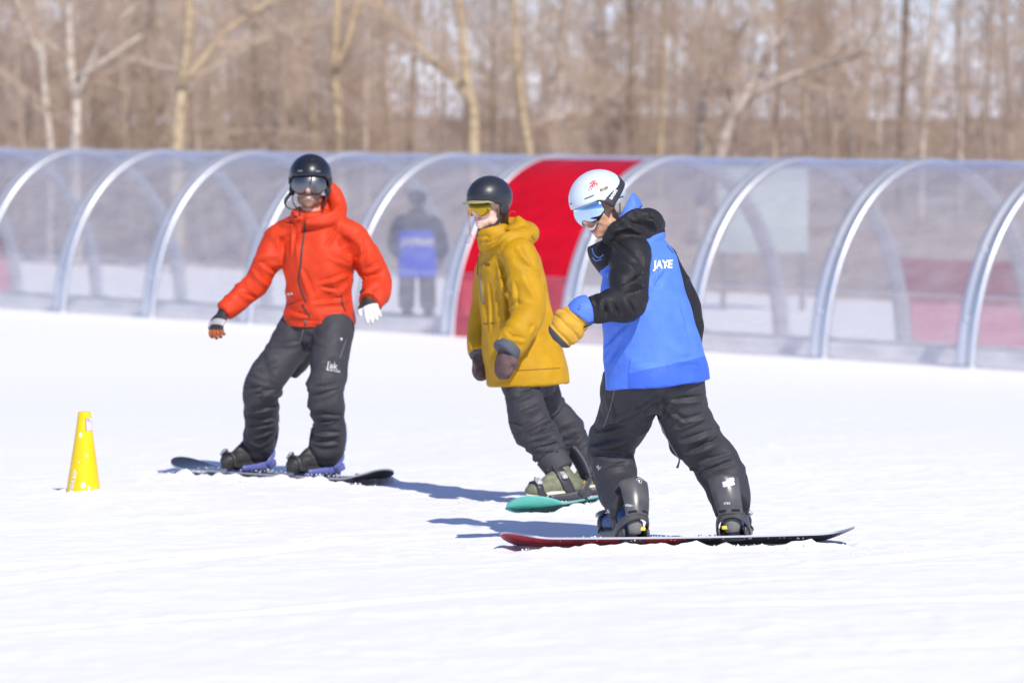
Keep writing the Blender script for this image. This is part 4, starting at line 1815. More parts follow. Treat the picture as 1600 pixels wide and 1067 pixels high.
def skin_mat(name, col, zones=()):
    m = zone_mat(name, col, zones, rough=0.48, bump=0.12, spec=0.45)
    p = m.node_tree.nodes['Principled BSDF']
    p.inputs['Subsurface Weight'].default_value = 0.12
    p.inputs['Subsurface Radius'].default_value = (0.012, 0.005, 0.003)
    return m


def body_mesh(geo, person, m, zones=None, voxel=.0055):
    v, f = remesh(geo, voxel)
    v = lap(v, f, 3, 0.5)
    o = mesh_obj('body', v, f, m, person)
    for zn, fn in (zones or {}).items():
        a = o.data.attributes.new(zn, 'FLOAT', 'POINT')
        a.data.foreach_set('value', np.ascontiguousarray(fn(v), dtype=np.float32))
    return o, BVHTree.FromPolygons([tuple(x) for x in v], [tuple(int(i) for i in x) for x in f])


def build_red():
    Y0 = 23.0

    def J(px, py, d=0.0):
        return at(px, py, Y0 + d)
    person = thing('person', 'man in a red hooded jacket, black helmet and charcoal trousers riding a black snowboard', 'person', V(at(440, 735, Y0).x, Y0, 0.03))
    fwd = V(-.14, -1, 0).normalized()
    rgt = fwd.cross(V(0, 0, 1))
    # ---- board
    ax = V(.75, -.66, 0).normalized()
    c0 = at(438, 742, 23.0)
    c0.z = .028
    top_m = mat('board_black_top', (0.022, 0.022, 0.025), 0.32, var=0.3, var_scale=9, coat=0.3)
    base_m = mat('board_black_base', (0.014, 0.014, 0.015), 0.45)
    board, a, l, n, S = snowboard('snowboard', 'black snowboard with violet-blue bindings under the man in red', c0, ax, math.radians(-2.0), .775,
                                  (top_m, base_m, base_m, STEEL))
    BOARDS.append((c0, ax, .70, .135, .042))
    # ---- body
    hipR, hipL = J(470, 500, .04), J(525, 500, -.06)
    kneeR, kneeL = J(411, 600, -.06), J(508, 608, -.28)
    toeR = (V(-.72, -.69, 0)).normalized()
    toeL = (V(-.80, -.60, 0)).normalized()
    MB = dict(boot=mat('boot_black', (0.030, 0.029, 0.030), 0.55, bump=0.5, bump_scale=160, var=0.4, var_scale=30),
              sole=mat('sole_black', (0.02, 0.02, 0.021), 0.8), rubber=mat('rubber_black', (0.03, 0.03, 0.03), 0.8),
              accent=mat('accent_violet', (0.16, 0.17, 0.62), 0.5), lace=mat('lace_grey', (0.22, 0.22, 0.22), 0.7),
              plate=mat('binding_violet', (0.12, 0.14, 0.38), 0.45), highback=mat('highback_violet', (0.12, 0.15, 0.38), 0.45),
              strap=mat('strap_black', (0.035, 0.034, 0.035), 0.5, bump=0.3), buckle=mat('buckle_grey', (0.42, 0.42, 0.43), 0.35, 0.5))
    heelR = S(-.255, 0) - toeR * .12
    heelL = S(.255, 0) - toeL * .12
    bR = boot_and_binding(person, board, heelR, toeR, n, kneeR, MB, side=1)
    bL = boot_and_binding(person, board, heelL, toeL, n, kneeL, MB, side=1)
    ankR, ankL = bR[4](.058, 0, .10), bL[4](.058, 0, .10)
    # ---- trousers
    t = Cloth()
    t.limb('hips', [J(500, 478, 0), J(499, 505, 0), J(498, 532, .01)], [(.165, .13), (.178, .14), (.150, .135)], hint=rgt, power=2.3)
    cuR, cuL = ankR + (kneeR - ankR).normalized() * .02 + V(0, .01, 0), ankL + (kneeL - ankL).normalized() * .0
    t.limb('legR', [J(472, 505, .03), J(449, 545, .0), kneeR, J(409, 640, .04), J(408, 672, .13), cuR],
           [(.112, .118), (.106, .112), (.098, .102), (.094, .097), (.090, .096), (.084, .094)], hint=rgt)
    t.limb('legL', [J(523, 505, -.05), J(515, 555, -.17), kneeL, J(512, 645, -.24), J(513, 680, -.19), cuL],
           [(.112, .118), (.104, .112), (.098, .102), (.090, .094), (.087, .094), (.090, .096)], hint=rgt)
    t.g.tube([J(478, 520, .06), J(466, 560, .11), J(455, 588, .12)], [.10, .075, .03], n=14, sub=3)
    t.build(.0062, 8)
    for lg, sd in (('legR', 3), ('legL', 9)):
        t.random_strokes(lg, sd, 12, (.02, .40), (-65, 65), (.10, .24), (.010, .017), (.004, .009))
        t.random_strokes(lg, sd + 1, 14, (.42, .72), (-26, 26), (.14, .30), (.012, .019), (.008, .015))
        t.random_strokes(lg, sd + 2, 12, (.70, .95), (-22, 22), (.14, .28), (.011, .017), (.006, .012))
    t.renormal()
    t.px_folds([
        (386, 590, 418, 603), (381, 613, 413, 605), (397, 619, 431, 611), (381, 647, 434, 637, 0.014, 0.02), (384, 653, 431, 658, 0.013, 0.014),
        (392, 684, 428, 674), (402, 577, 434, 569), (486, 608, 531, 603, 0.014, 0.018), (484, 624, 528, 611), (491, 647, 533, 653, 0.014, 0.02),
        (494, 661, 528, 658), (486, 679, 533, 679, 0.013, 0.016), (478, 548, 502, 553), (418, 540, 468, 537), (505, 570, 530, 560),
        (388, 668, 428, 664), (490, 692, 530, 694)])
    t.renormal()
    for lg, sd in (('legR', 101), ('legL', 131)):
        t.diamond(lg, .006, 6, 8, 9, sd, (.0, .45))
        t.diamond(lg, .0095, 10, 6, 7, sd + 7, (.42, .97))
    t.renormal().crumple(.0035, 9, 5)
    pm = zone_mat('trouser_charcoal', (0.044, 0.043, 0.050), [], rough=0.66, spec=0.35, bump=0.45)
    trousers = t.obj('trousers', pm, person)
    px_text('thigh_print', t.bvh, '[ak', 510, 574, 10, PRINT_G, trousers, angle=-10, xs=.95, bold=.012, Y=22.7, lift=.012)
    px_text('thigh_lettering', t.bvh, 'BURTON', 509.5, 578.5, 3.4, PRINT_G, trousers, angle=-10, xs=1.15, bold=.02, Y=22.7, lift=.012)
    px_ribbon('fly_zip', t.bvh, [(474, 515), (470, 530), (466, 541)], .008, mat('zip_grey', (.12, .10, .10), .5), trousers)
    px_ribbon('pocket_zip', t.bvh, [(541, 530), (536, 545), (531, 560)], .008, mat('zip_grey', (.12, .10, .10), .5), trousers)
    g = Geo()
    h = hit_px(t.bvh, 533, 530)
    if h:
        g.tube([h[0], h[0] + h[1] * .006], [.009, .007], n=12)
        g.obj('snap_button', PRINT_G, trousers)
    # ---- jacket
    shR, shL = J(440, 368, .04), J(551, 370, -.04)
    elR, elL = J(403, 438, .0), J(588, 436, -.02)
    wrR, wrL = J(349, 488, -.10), J(577, 473, -.17)
    c = Cloth()
    c.limb('torso', [J(500, 511, 0), J(500, 500, 0), J(501, 470, 0), J(498, 430, -.005), J(496, 395, -.005), J(494, 368, 0), J(490, 348, 0)],
           [(.185, .150), (.190, .155), (.184, .150), (.188, .152), (.196, .150), (.165, .118), (.085, .085)], hint=rgt, power=2.4, n=32)
    c.limb('armR', [shR + V(.05, 0, .01), shR, J(424, 400, .02), elR, J(376, 464, -.05), wrR],
           [.060, .076, .080, .073, .062, (.050, .054)], hint=fwd)
    c.g.tube([J(490, 346, .0), J(465, 354, .01), J(443, 363, .03), J(428, 378, .03)], [(.07, .08), (.07, .09), (.068, .085), (.07, .075)], n=16, sub=4)
    c.g.tube([J(490, 346, .0), J(520, 354, -.01), J(545, 364, -.03), J(562, 380, -.03)], [(.07, .08), (.07, .09), (.07, .085), (.072, .078)], n=16, sub=4)
    c.limb('armL', [shL + V(-.05, 0, .01), shL, J(572, 402, -.03), elL, J(586, 458, -.10), wrL],
           [.062, .078, .085, .080, .074, (.064, .066)], hint=fwd)
    # collar and dropped hood
    c.g.tube([J(489, 352, .0), J(488, 340, -.01), J(487, 329, -.015)], [(.098, .098), (.098, .096), (.088, .086)], n=24, hint=rgt, sub=3)
    c.g.tube([J(466, 347, -.09), J(463, 337, -.05), J(470, 330, .05)], [.026, .036, .03], n=12, sub=3)
    c.g.tube([J(476, 348, -.12), J(505, 346, -.11), J(526, 338, -.05), J(529, 324, .03), J(523, 306, .05), J(512, 289, .05)],
             [.024, .036, .044, .048, .046, .026], n=14, sub=4)
    c.g.tube([J(470, 338, .09), J(492, 330, .13), J(516, 322, .11)], [.05, .065, .06], n=14, sub=3)
    c.g.ball(J(505, 330, .10), .09, .075, .085)
    c.build(.0062, 7)
    c.random_strokes('armR', 11, 20, (.15, .6), (-40, 40), (.08, .2), (.010, .016), (.005, .012))
    c.random_strokes('armR', 12, 20, (.5, .97), (-28, 28), (.07, .17), (.009, .014), (.004, .010))
    c.random_strokes('armL', 13, 20, (.15, .65), (-40, 40), (.09, .2), (.010, .016), (.005, .012))
    c.random_strokes('armL', 14, 14, (.6, .97), (-28, 28), (.08, .17), (.010, .015), (.004, .009))
    c.random_strokes('torso', 15, 16, (.0, .42), (-25, 25), (.12, .28), (.012, .018), (.005, .011), reach=1.2)
    c.random_strokes('torso', 16, 12, (.35, .85), (30, 80), (.10, .24), (.012, .020), (.003, .008), reach=1.2)
    c.renormal()
    c.px_folds([
        (527, 373, 558, 440, 0.02, 0.024), (566, 373, 563, 418, 0.014, 0.014), (494, 445, 548, 430, 0.014, 0.016), (500, 451, 536, 457),
        (488, 475, 557, 466, 0.014, 0.018), (449, 478, 476, 472), (452, 490, 488, 496), (446, 501, 548, 505, 0.006, 0.006),
        (434, 370, 440, 427, 0.014, 0.016), (456, 349, 455, 400), (392, 421, 419, 448, 0.013, 0.016), (404, 412, 431, 430, 0.013, 0.016),
        (371, 457, 398, 469), (434, 346, 464, 352), (482, 341, 536, 326, 0.014, 0.018), (569, 427, 599, 412, 0.014, 0.016), (563, 460, 596, 448),
        (508, 385, 530, 352), (470, 420, 486, 462), (384, 440, 402, 462), (512, 400, 545, 415, 0.013, 0.013)])
    c.renormal()
    c.diamond('armR', .0075, 8, 7, 10, 151, (.1, 1))
    c.diamond('armL', .0075, 8, 7, 10, 157, (.1, 1))
    c.limb_crumple('torso', .013, 7, 9, 2.2, 163, (.02, .8), reach=1.15)
    c.renormal().crumple(.004, 7, 8)
    jm = zone_mat('jacket_red', (0.60, 0.042, 0.008), [], rough=0.62, bump=0.4, spec=0.3)
    jacket = c.obj('jacket', jm, person)
    px_ribbon('front_zip', c.bvh, [(477, 347), (475, 368), (471, 395), (469, 420), (466, 438), (471, 455), (478, 472)], .011, ZIP, jacket)
    px_ribbon('front_zip', c.bvh, [(472, 476), (478, 486), (484, 496)], .011, ZIP, jacket)
    px_ribbon('zip_pull', c.bvh, [(477, 500), (477.5, 512)], .014, mat('zip_pull_grey', (.13, .10, .09), .5), jacket, thick=.005)
    px_ribbon('pocket_zip', c.bvh, [(532, 456), (535, 475), (540, 487)], .010, ZIP, jacket)
    px_ribbon('collar_tab', c.bvh, [(467.5, 326), (468.5, 338)], .014, ZIP, jacket)
    px_text('chest_print', c.bvh, 'ak3', 448.5, 461, 3.6, PRINT_W, jacket, angle=3, xs=1.3, bold=.03, Y=22.8)
    # hem and cuff edges
    # ---- gloves
    gm = zone_mat('glove_black_grey', (0.035, 0.034, 0.036), [('zone1', (0.42, 0.40, 0.41)), ('zone2', (0.40, 0.10, 0.035))], rough=0.6, bump=0.3)
    wd = (J(341, 505, -.14) - wrR).normalized()
    W1, D1 = to_np(wrR), to_np(wd)
    glove(wrR + wd * .012, wd, V(.5, .75, -.3), gm, person, curl=.55, side=-1,
          zones={'zone1': lambda v: .018 - np.abs((v - W1) @ D1 - .075), 'zone2': lambda v: (v - W1) @ D1 - .118})
    g2 = zone_mat('glove_white', (0.74, 0.72, 0.68), [('zone1', (0.025, 0.024, 0.024))], rough=0.6, bump=0.2)
    wd2 = (J(584, 496, -.22) - wrL).normalized()
    W2, D2 = to_np(wrL), to_np(wd2)
    glove(wrL - wd2 * .030, wd2, V(-.15, 1, .2), g2, person, curl=.42, side=-1, s=.98,
          zones={'zone1': lambda v: .022 - (v - W2) @ D2})
    # ---- head
    fr = Frame(J(484.5, 287, -.03), (-.04, -1, -.03), (0.02, 0, 1), 1.08)
    bg = Geo()
    build_head(fr, J(489, 350, 0), bg)
    bg.tube([J(489, 345, 0), J(495, 400, 0), J(499, 460, 0), J(499, 510, 0)], [(.07, .07), (.15, .10), (.14, .10), (.13, .10)], hint=rgt, sub=3)
    for nm in ('armR', 'armL'):
        core_tube(bg, c, nm)
    for nm in ('legR', 'legL'):
        core_tube(bg, t, nm)
    cc = fr.c

    def loc(v):
        d = v - to_np(cc)
        return d @ to_np(fr.r) / fr.s, d @ to_np(fr.f) / fr.s, d @ to_np(fr.u) / fr.s

    def beard(v):
        r, f, u = loc(v)
        jaw = np.minimum(-.052 - u + 0.35 * np.clip(np.abs(r) - .03, 0, 1), f + .01)
        tash = np.minimum(.012 - np.abs(u + .0515 + .25 * np.abs(r)), .036 - np.abs(r))
        lips = .0105 - np.abs(u + .067)
        lips = np.minimum(lips, .024 - np.abs(r))
        z = np.maximum(jaw, tash)
        z = np.minimum(z, -lips) + .004 * vnoise(v, 120, 3, 1)
        z = np.minimum(z, f - .012)
        return np.minimum(z, u + .122)
    sm = skin_mat('skin_tan', (0.72, 0.43, 0.29), [('zone1', (0.30, 0.18, 0.115))])
    body, bb = body_mesh(bg, person, sm, {'zone1': beard})
    face_detail(fr, bb, body, teeth=True, width=.024, smile=.006, open_=.0042, lip=(0.46, 0.20, 0.16))
    # ---- helmet and goggles
    hm = mat('helmet_black', (0.014, 0.015, 0.021), 0.34, var=0.1, var_scale=8)
    g, pt = helmet_shell(fr, .103, .126, .106, [(0, .043), (48, .040), (70, .012), (95, -.042), (140, -.050), (180, -.045)])
    hel = g.obj('helmet', hm, person)
    for az in (-27, 24):
        g = Geo()
        helmet_slot(g, pt, az, .86, 8, .010)
        g.obj('vent', mat('vent_grey', (0.16, 0.165, 0.18), 0.5), hel)
    for az in (-14, 14):
        g = Geo()
        helmet_slot(g, pt, az, .45, 7, .008)
        g.obj('vent', BLACK, hel)
    P = goggles(fr, lens_mat('lens_silver', (0.19, 0.19, 0.20), 0.36), BLACK, hel, half=68, top=.040, bot=-.052, nose=.026, R=.094, cf=.024)
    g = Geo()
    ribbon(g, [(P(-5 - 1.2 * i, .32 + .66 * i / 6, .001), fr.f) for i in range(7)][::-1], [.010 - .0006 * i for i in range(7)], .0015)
    g.obj('lens_dark_strip', BLACK, hel)  # narrow dark strip running up the lens, a little off centre
    g = Geo()
    pn = []
    for i in range(41):
        az = -66 - (360 - 132) * i / 40
        a_ = math.radians(az)
        r_ = 1.035
        pn.append((fr(.103 * r_ * math.sin(a_), -.012 + .126 * r_ * math.cos(a_), .010 + .012 * math.sin(math.pi * i / 40)), (fr.r * math.sin(a_) + fr.f * math.cos(a_))))
    ribbon(g, pn, .040, .002)
    g.obj('goggle_strap', WEB, hel)
    for sd in (-1, 1):
        g = Geo()
        g.ball(fr(sd * .088, -.005, -.030), .018, .040, .036, fr.axes())
        g.obj('ear_pad', mat('pad_black', (0.03, 0.03, 0.033), 0.9), hel)
    g = Geo()
    g.tube([fr(.090, .015, -.045), J(447, 312, -.06), J(446, 321, -.08), J(455, 327, -.11), J(468, 330, -.135)], [(.0085, .003)] * 5, n=8, sub=5)
    g.obj('chin_strap', WEB, hel)
    g = Geo()
    g.tube([fr(.086, .030, -.050), J(458, 316, -.09), J(463, 325, -.12)], [(.006, .0025)] * 3, n=8, sub=4)
    g.obj('chin_strap', WEB, hel)
    g = Geo()
    g.tube([fr(-.086, .020, -.045), J(509, 316, -.08), J(505, 326, -.10)], [(.009, .003)] * 3, n=8, sub=4)
    g.obj('chin_strap', WEB, hel)
def build_yellow():
    Y0 = 21.3

    def J(px, py, d=0.0):
        return at(px, py, Y0 + d)
    person = thing('person', 'woman in a long mustard yellow coat and black helmet with olive boots', 'person', V(at(880, 780, Y0).x, Y0, 0.03))
    fwd = V(-.86, -.5, 0).normalized()
    rgt = fwd.cross(V(0, 0, 1))            # her right: away from the camera
    # ---- board
    ax = V(.34, .94, 0).normalized()
    c0 = V(at(873, 780, 21.0).x + .26 * .34, 21.24, .016)
    top_m = mat('board_white_top', (0.72, 0.73, 0.74), 0.4, var=0.15, var_scale=8)
    base_m = mat('board_mint_base', (0.16, 0.62, 0.53), 0.35)
    edge_m = mat('board_mint_edge', (0.12, 0.48, 0.42), 0.4)
    board, a, l, n, S = snowboard('snowboard', 'mint green snowboard under the woman in the yellow coat', c0, ax, math.radians(-9), .73,
                                  (top_m, base_m, base_m, edge_m), hw=.12, rise=.06)
    BOARDS.append((c0, ax, .66, .125, .03))
    MB = dict(boot=mat('boot_olive', (0.17, 0.175, 0.11), 0.6, bump=0.4, bump_scale=160, var=0.25, var_scale=25),
              sole=mat('sole_cream', (0.72, 0.66, 0.50), 0.7), rubber=mat('rubber_gold', (0.65, 0.38, 0.03), 0.6),
              accent=mat('accent_orange', (0.70, 0.35, 0.05), 0.6), lace=mat('lace_olive', (0.26, 0.27, 0.18), 0.7),
              plate=mat('binding_charcoal', (0.045, 0.046, 0.055), 0.45), highback=mat('highback_charcoal', (0.085, 0.085, 0.092), 0.4),
              strap=mat('strap_charcoal', (0.035, 0.035, 0.04), 0.5), buckle=mat('buckle_pale', (0.62, 0.62, 0.63), 0.35, 0.4))
    toe = V(-.90, -.43, 0).normalized()
    kneeN, kneeF = J(829, 662, -.17), J(872, 655, .22)
    toeF = V(-.97, -.16, 0).normalized()
    heelN = S(-.26, 0) - toe * .12
    heelF = S(.24, 0) - toeF * .12
    bN = boot_and_binding(person, board, heelN, toe, n, J(838, 690, -.18), MB, side=-1)
    bF = boot_and_binding(person, board, heelF, toeF, n, J(893, 686, .23), MB, side=-1)
    aN, aF = bN[4](.055, 0, .10), bF[4](.055, 0, .10)
    shinN, shinF = (J(838, 690, -.18) - aN).normalized(), (J(893, 686, .23) - aF).normalized()
    endN, endF = aN + shinN * .155, aF + shinF * .155
    # ---- trousers
    t = Cloth()
    t.limb('hips', [J(826, 560, 0), J(826, 590, 0), J(828, 615, .02)], [(.14, .13), (.15, .14), (.12, .12)], hint=rgt, power=2.2)
    t.limb('legN', [J(820, 585, -.06), J(819, 612, -.10), J(823, 638, -.14), kneeN, J(848, 690, -.20), J(862, 715, -.21), endN],
           [(.100, .098), (.098, .096), (.094, .094), (.098, .100), (.094, .096), (.084, .086), (.074, .076)], hint=rgt)
    t.limb('legF', [J(838, 585, .08), J(846, 615, .14), J(856, 638, .20), kneeF, J(893, 686, .23), endF + (J(893, 686, .23) - endF) * .35, endF],
           [(.095, .095), (.092, .092), (.088, .088), (.086, .086), (.080, .082), (.074, .076), (.068, .070)], hint=rgt)
    t.build(.0062, 7)
    for lg, sd in (('legN', 23), ('legF', 29)):
        t.random_strokes(lg, sd, 8, (.05, .40), (-60, 60), (.09, .2), (.010, .016), (.004, .009))
        t.random_strokes(lg, sd + 1, 16, (.38, .80), (-35, 10), (.12, .26), (.011, .017), (.008, .015))
        t.random_strokes(lg, sd + 2, 10, (.72, .96), (-30, 15), (.12, .24), (.010, .015), (.006, .012))
    t.renormal()
    t.px_folds([
        (793, 632, 846, 607), (812, 646, 849, 632, 0.013, 0.016), (798, 663, 818, 672), (815, 672, 855, 655, 0.013, 0.018),
        (818, 689, 869, 672, 0.014, 0.02), (829, 697, 877, 683, 0.013, 0.016), (835, 703, 880, 697), (857, 666, 891, 655), (869, 680, 902, 677),
        (883, 694, 908, 686), (805, 620, 835, 612)])
    t.renormal()
    for lg, sd in (('legN', 201), ('legF', 231)):
        t.diamond(lg, .006, 6, 8, 9, sd, (.0, .38))
        t.diamond(lg, .0095, 10, 6, 7, sd + 7, (.35, .97))
    t.renormal().crumple(.0035, 9, 15)
    trousers = t.obj('trousers', zone_mat('trouser_slate', (0.040, 0.039, 0.047), [], rough=0.66, spec=0.35, bump=0.45), person)
    # gaiter cuffs turned over the boot tops
    for (b_, k_) in ((bN, J(838, 690, -.18)), (bF, J(893, 686, .23))):
        p = b_[4](.055, 0, .10) + (Vector(k_) - b_[4](.06, 0, .08)).normalized() * .070
        sh = (Vector(k_) - b_[4](.06, 0, .08)).normalized()
        g = Geo()
        g.tube([p, p + sh * .02, p + sh * .055, p + sh * .095], [(.068, .063), (.073, .069), (.078, .075), (.080, .078)], n=24, hint=toe, sub=3)
        g.obj('trouser_cuff', mat('cuff_slate', (0.050, 0.049, 0.058), 0.75, bump=0.4), trousers)
    # ---- coat
    shN, shF = J(812, 402, -.17), J(772, 402, .16)
    elN, elF = J(824, 488, -.24), J(757, 490, .20)
    wrN, wrF = J(791, 547, -.33), J(751, 553, .10)
    c = Cloth()
    c.limb('torso', [J(826, 601, 0), J(825, 590, 0), J(818, 555, 0), J(809, 505, 0), J(801, 455, 0), J(796, 415, 0), J(790, 392, 0), J(780, 372, 0)],
           [(.185, .200), (.186, .198), (.180, .190), (.178, .180), (.175, .162), (.165, .145), (.14, .12), (.085, .09)], hint=rgt, power=2.3, n=32)
    c.limb('armN', [shN + V(-.03, .08, .02), shN, J(818, 445, -.22), elN, J(812, 520, -.29), wrN],
           [.060, .088, .092, .088, .080, (.068, .066)], hint=fwd)
    c.limb('armF', [shF + V(.03, -.06, .02), shF, J(763, 445, .2), elF, J(751, 520, .17), wrF],
           [.055, .075, .076, .070, .064, .056], hint=fwd)
    c.g.tube([J(782, 388, .0), J(800, 392, -.09), shN + V(0, 0, -.02)], [(.08, .09), (.08, .09), (.078, .085)], n=16, sub=4)
    # collar and hood lying on the back
    c.g.tube([J(776, 384, .0), J(771, 366, .0), J(768, 354, .0)], [(.088, .095), (.086, .088), (.074, .076)], n=24, hint=rgt, sub=3)
    c.g.tube([J(752, 388, -.06), J(770, 380, -.13), J(800, 374, -.13), J(824, 368, -.05), J(826, 362, .06), J(800, 352, .13), J(774, 352, .12)],
             [.022, .036, .046, .050, .050, .045, .03], n=14, sub=4)
    c.g.tube([J(800, 372, -.06), J(812, 356, -.02), J(808, 338, .0)], [.06, .048, .016], n=14, sub=4)
    c.g.ball(J(806, 376, 0), .085, .10, .06)
    c.build(.0062, 7)
    c.random_strokes('armN', 41, 8, (.1, .5), (-35, 35), (.08, .2), (.010, .016), (.004, .009))
    c.random_strokes('armN', 42, 14, (.45, .97), (-30, 30), (.08, .2), (.010, .015), (.006, .012))
    c.random_strokes('armF', 43, 10, (.2, .97), (-30, 30), (.08, .16), (.010, .015), (.005, .010))
    c.random_strokes('torso', 44, 9, (.0, .8), (55, 100), (.15, .35), (.014, .022), (.004, .009), reach=1.2)
    c.renormal()
    c.px_folds([
        (777, 407, 795, 470, 0.024, 0.03), (785, 444, 790, 500, 0.016, 0.018), (795, 491, 837, 486, 0.014, 0.018),
        (785, 512, 837, 496, 0.014, 0.018), (788, 522, 806, 533), (827, 522, 837, 509), (806, 386, 832, 417), (746, 386, 790, 370, 0.014, 0.016),
        (748, 375, 806, 362, 0.013, 0.016), (767, 389, 785, 373), (848, 444, 861, 496, 0.016, 0.014), (827, 370, 835, 386), (796, 526, 821, 534),
        (838, 520, 850, 585, 0.018, 0.014), (760, 440, 765, 520, 0.013, 0.012), (800, 440, 806, 480, 0.014, 0.012),
        (815, 430, 838, 470, 0.014, 0.012)])
    c.renormal()
    c.diamond('armN', .0065, 6, 7, 9, 251, (.1, .55))
    c.diamond('armN', .009, 9, 6, 9, 253, (.5, 1))
    c.diamond('armF', .007, 8, 7, 9, 257, (.1, 1))
    c.limb_crumple('torso', .009, 4, 9, 1.5, 263, (.02, .85), reach=1.15)
    c.renormal().crumple(.0035, 6, 18)
    cm = zone_mat('coat_mustard', (0.49, 0.262, 0.004), [], rough=0.62, bump=0.35, spec=0.3)
    coat = c.obj('coat', cm, person)
    px_ribbon('front_zip', c.bvh, [(747.5, 392), (746, 430), (748, 480), (753, 540), (762, 596)], .008, mat('zip_brown', (.10, .05, .01), .6), coat)
    px_ribbon('pocket_zip', c.bvh, [(749, 428), (751, 450), (756, 475)], .012, mat('zip_slate', (.16, .16, .18), .5), coat)
    px_ribbon('yoke_seam', c.bvh, [(746, 415), (757, 414), (766, 414)], .006, mat('seam_brown', (.20, .10, .01), .7), coat)
    px_text('chest_print', c.bvh, 'XK', 757.5, 415.5, 4.2, mat('print_dark', (.05, .035, .02), .6), coat, xs=1.0, bold=.03, Y=21.1)
    px_ribbon('pocket_flap', c.bvh, [(755, 506), (775, 504)], .006, mat('seam_brown', (.20, .10, .01), .7), coat)
    px_ribbon('hem_seam', c.bvh, [(808, 579), (840, 577), (875, 575)], .004, mat('seam_brown', (.20, .10, .01), .7), coat)
    # cuffs
    for w_, e_, nm in ((wrN, J(812, 520, -.29), 'N'), (wrF, J(751, 520, .17), 'F')):
        d = (w_ - e_).normalized()
        g = Geo()
        k = 1.0 if nm == 'N' else .82
        g.tube([w_ - d * .030, w_ + d * .006, w_ + d * .018], [.071 * k, .070 * k, .064 * k], n=24, sub=3)
        g.obj('cuff', mat('cuff_grey', (0.085, 0.09, 0.115), 0.75, bump=0.4), coat)
    # ---- mittens
    mm = mat('mitten_brown', (0.105, 0.062, 0.058), 0.8, bump=0.5, bump_scale=90, var=0.35, var_scale=30)
    dN = (J(784, 592, -.35) - wrN).normalized()
    mitten(wrN + dN * .005, dN, V(.75, .6, 0), mm, person, side=1, ln=.145, wd=.056, tk=.042, curl=.12)
    dF = (J(749, 598, .08) - wrF).normalized()
    mitten(wrF + dF * .005, dF, V(.8, -.5, 0), mm, person, side=-1, ln=.135, wd=.050, tk=.040, curl=.12)
    # ---- head
    fr = Frame(J(763, 321, 0), (-.70, -.71, -.05), (-.03, 0, 1), .97)
    bg = Geo()
    build_head(fr, J(778, 376, 0), bg, female=True)
    bg.tube([J(778, 372, 0), J(796, 415, 0), J(812, 510, 0), J(826, 590, 0)], [(.06, .06), (.12, .10), (.11, .10), (.12, .10)], hint=rgt, sub=3)
    for nm in ('armN', 'armF'):
        core_tube(bg, c, nm)
    for nm in ('legN', 'legF'):
        core_tube(bg, t, nm)
    body, bb = body_mesh(bg, person, skin_mat('skin_fair', (0.80, 0.54, 0.43)))
    face_detail(fr, bb, body, teeth=True, width=.022, smile=.007, open_=.0030, lip=(0.52, 0.20, 0.19), tone='_pink')
    # neck warmer
    g = Geo()
    g.tube([fr(0, -.012, -.150), fr(0, -.010, -.125), fr(0, -.008, -.106)], [(.078, .080), (.070, .074), (.060, .064)], n=24, hint=fr.r, sub=3)
    v, f = remesh(g, .006)
    nn = vnormals(v, f)
    v = v + nn * (.006 * np.abs(vnoise(v * [1, 1, 2.4], 26, 3, 1)))[:, None]
    mesh_obj('neck_warmer', v, f, mat('neck_warmer_navy', (0.05, 0.065, 0.13), 0.85, bump=0.5, bump_scale=120), person)
    # hair at the side and loose strands
    hm = mat('hair_brown', (0.075, 0.036, 0.022), 0.5)
    g = Geo()
    rng = random.Random(4)
    for i in range(26):
        o = fr(-.070 - rng.uniform(0, .016), -.005 - rng.uniform(0, .05), -.005)
        p1 = o + fr.u * -.035 + V(rng.gauss(0, .004), rng.gauss(0, .004), 0)
        p2 = fr(-.060 - rng.uniform(0, .02), -.040 - rng.uniform(0, .03), -.085 - rng.uniform(0, .03))
        g.tube([o, p1, p2], [.004, .0045, .002], n=5, sub=3)
    h = g.obj('hair', hm, person)
    h['kind'] = 'stuff'
    hs = mat('hair_auburn', (0.30, 0.10, 0.05), 0.5)
    for pts in (((731, 330), (732, 352), (735, 368), (732, 380), (727, 378)), ((733, 335), (735, 358), (738, 372), (742, 376)), ((795, 336), (800, 330), (806, 333))):
        g = Geo()
        g.tube([J(x, y, -.06) for x, y in pts], [.0013] * len(pts), n=5, sub=4)
        g.obj('hair_strand', hs, person)
    # ---- helmet
    g, pt = helmet_shell(fr, .104, .126, .110, [(0, .030), (45, .026), (75, .005), (100, -.030), (140, -.040), (180, -.038)])
    hel = g.obj('helmet', mat('helmet_slate', (0.022, 0.024, 0.034), 0.38, var=0.1, var_scale=8), person)
    for az, t_, w_ in ((-36, .84, 9), (12, .84, 7), (-40, .40, 7), (-75, .42, 6), (-64, .86, 6)):
        g = Geo()
        helmet_slot(g, pt, az, t_, w_, .011)
        g.obj('vent', BLACK, hel)
    # brim
    g = Geo()
    N_ = 30
    inner, outer, inner2, outer2 = [], [], [], []
    for i in range(N_ + 1):
        az = math.radians(-62 + 124 * i / N_)
        b0 = pt(az, 1.0, .004)
        k = math.cos(az * 90 / 62) ** .6 if abs(az) < math.radians(61.9) else 0.0
        dr = (fr.r * math.sin(az) * .55 + fr.f * math.cos(az)).normalized()
        inner.append(b0 + fr.u * .001)
        outer.append(b0 + dr * (.034 * k + .004) - fr.u * (.010 * k))
        inner2.append(b0 - fr.u * .006)
        outer2.append(b0 + dr * (.034 * k + .004) - fr.u * (.010 * k + .005))
    g.loft([inner, outer, outer2, inner2, inner], False, closed=False)
    g.obj('brim', mat('brim_khaki', (0.30, 0.28, 0.14), 0.6), hel)
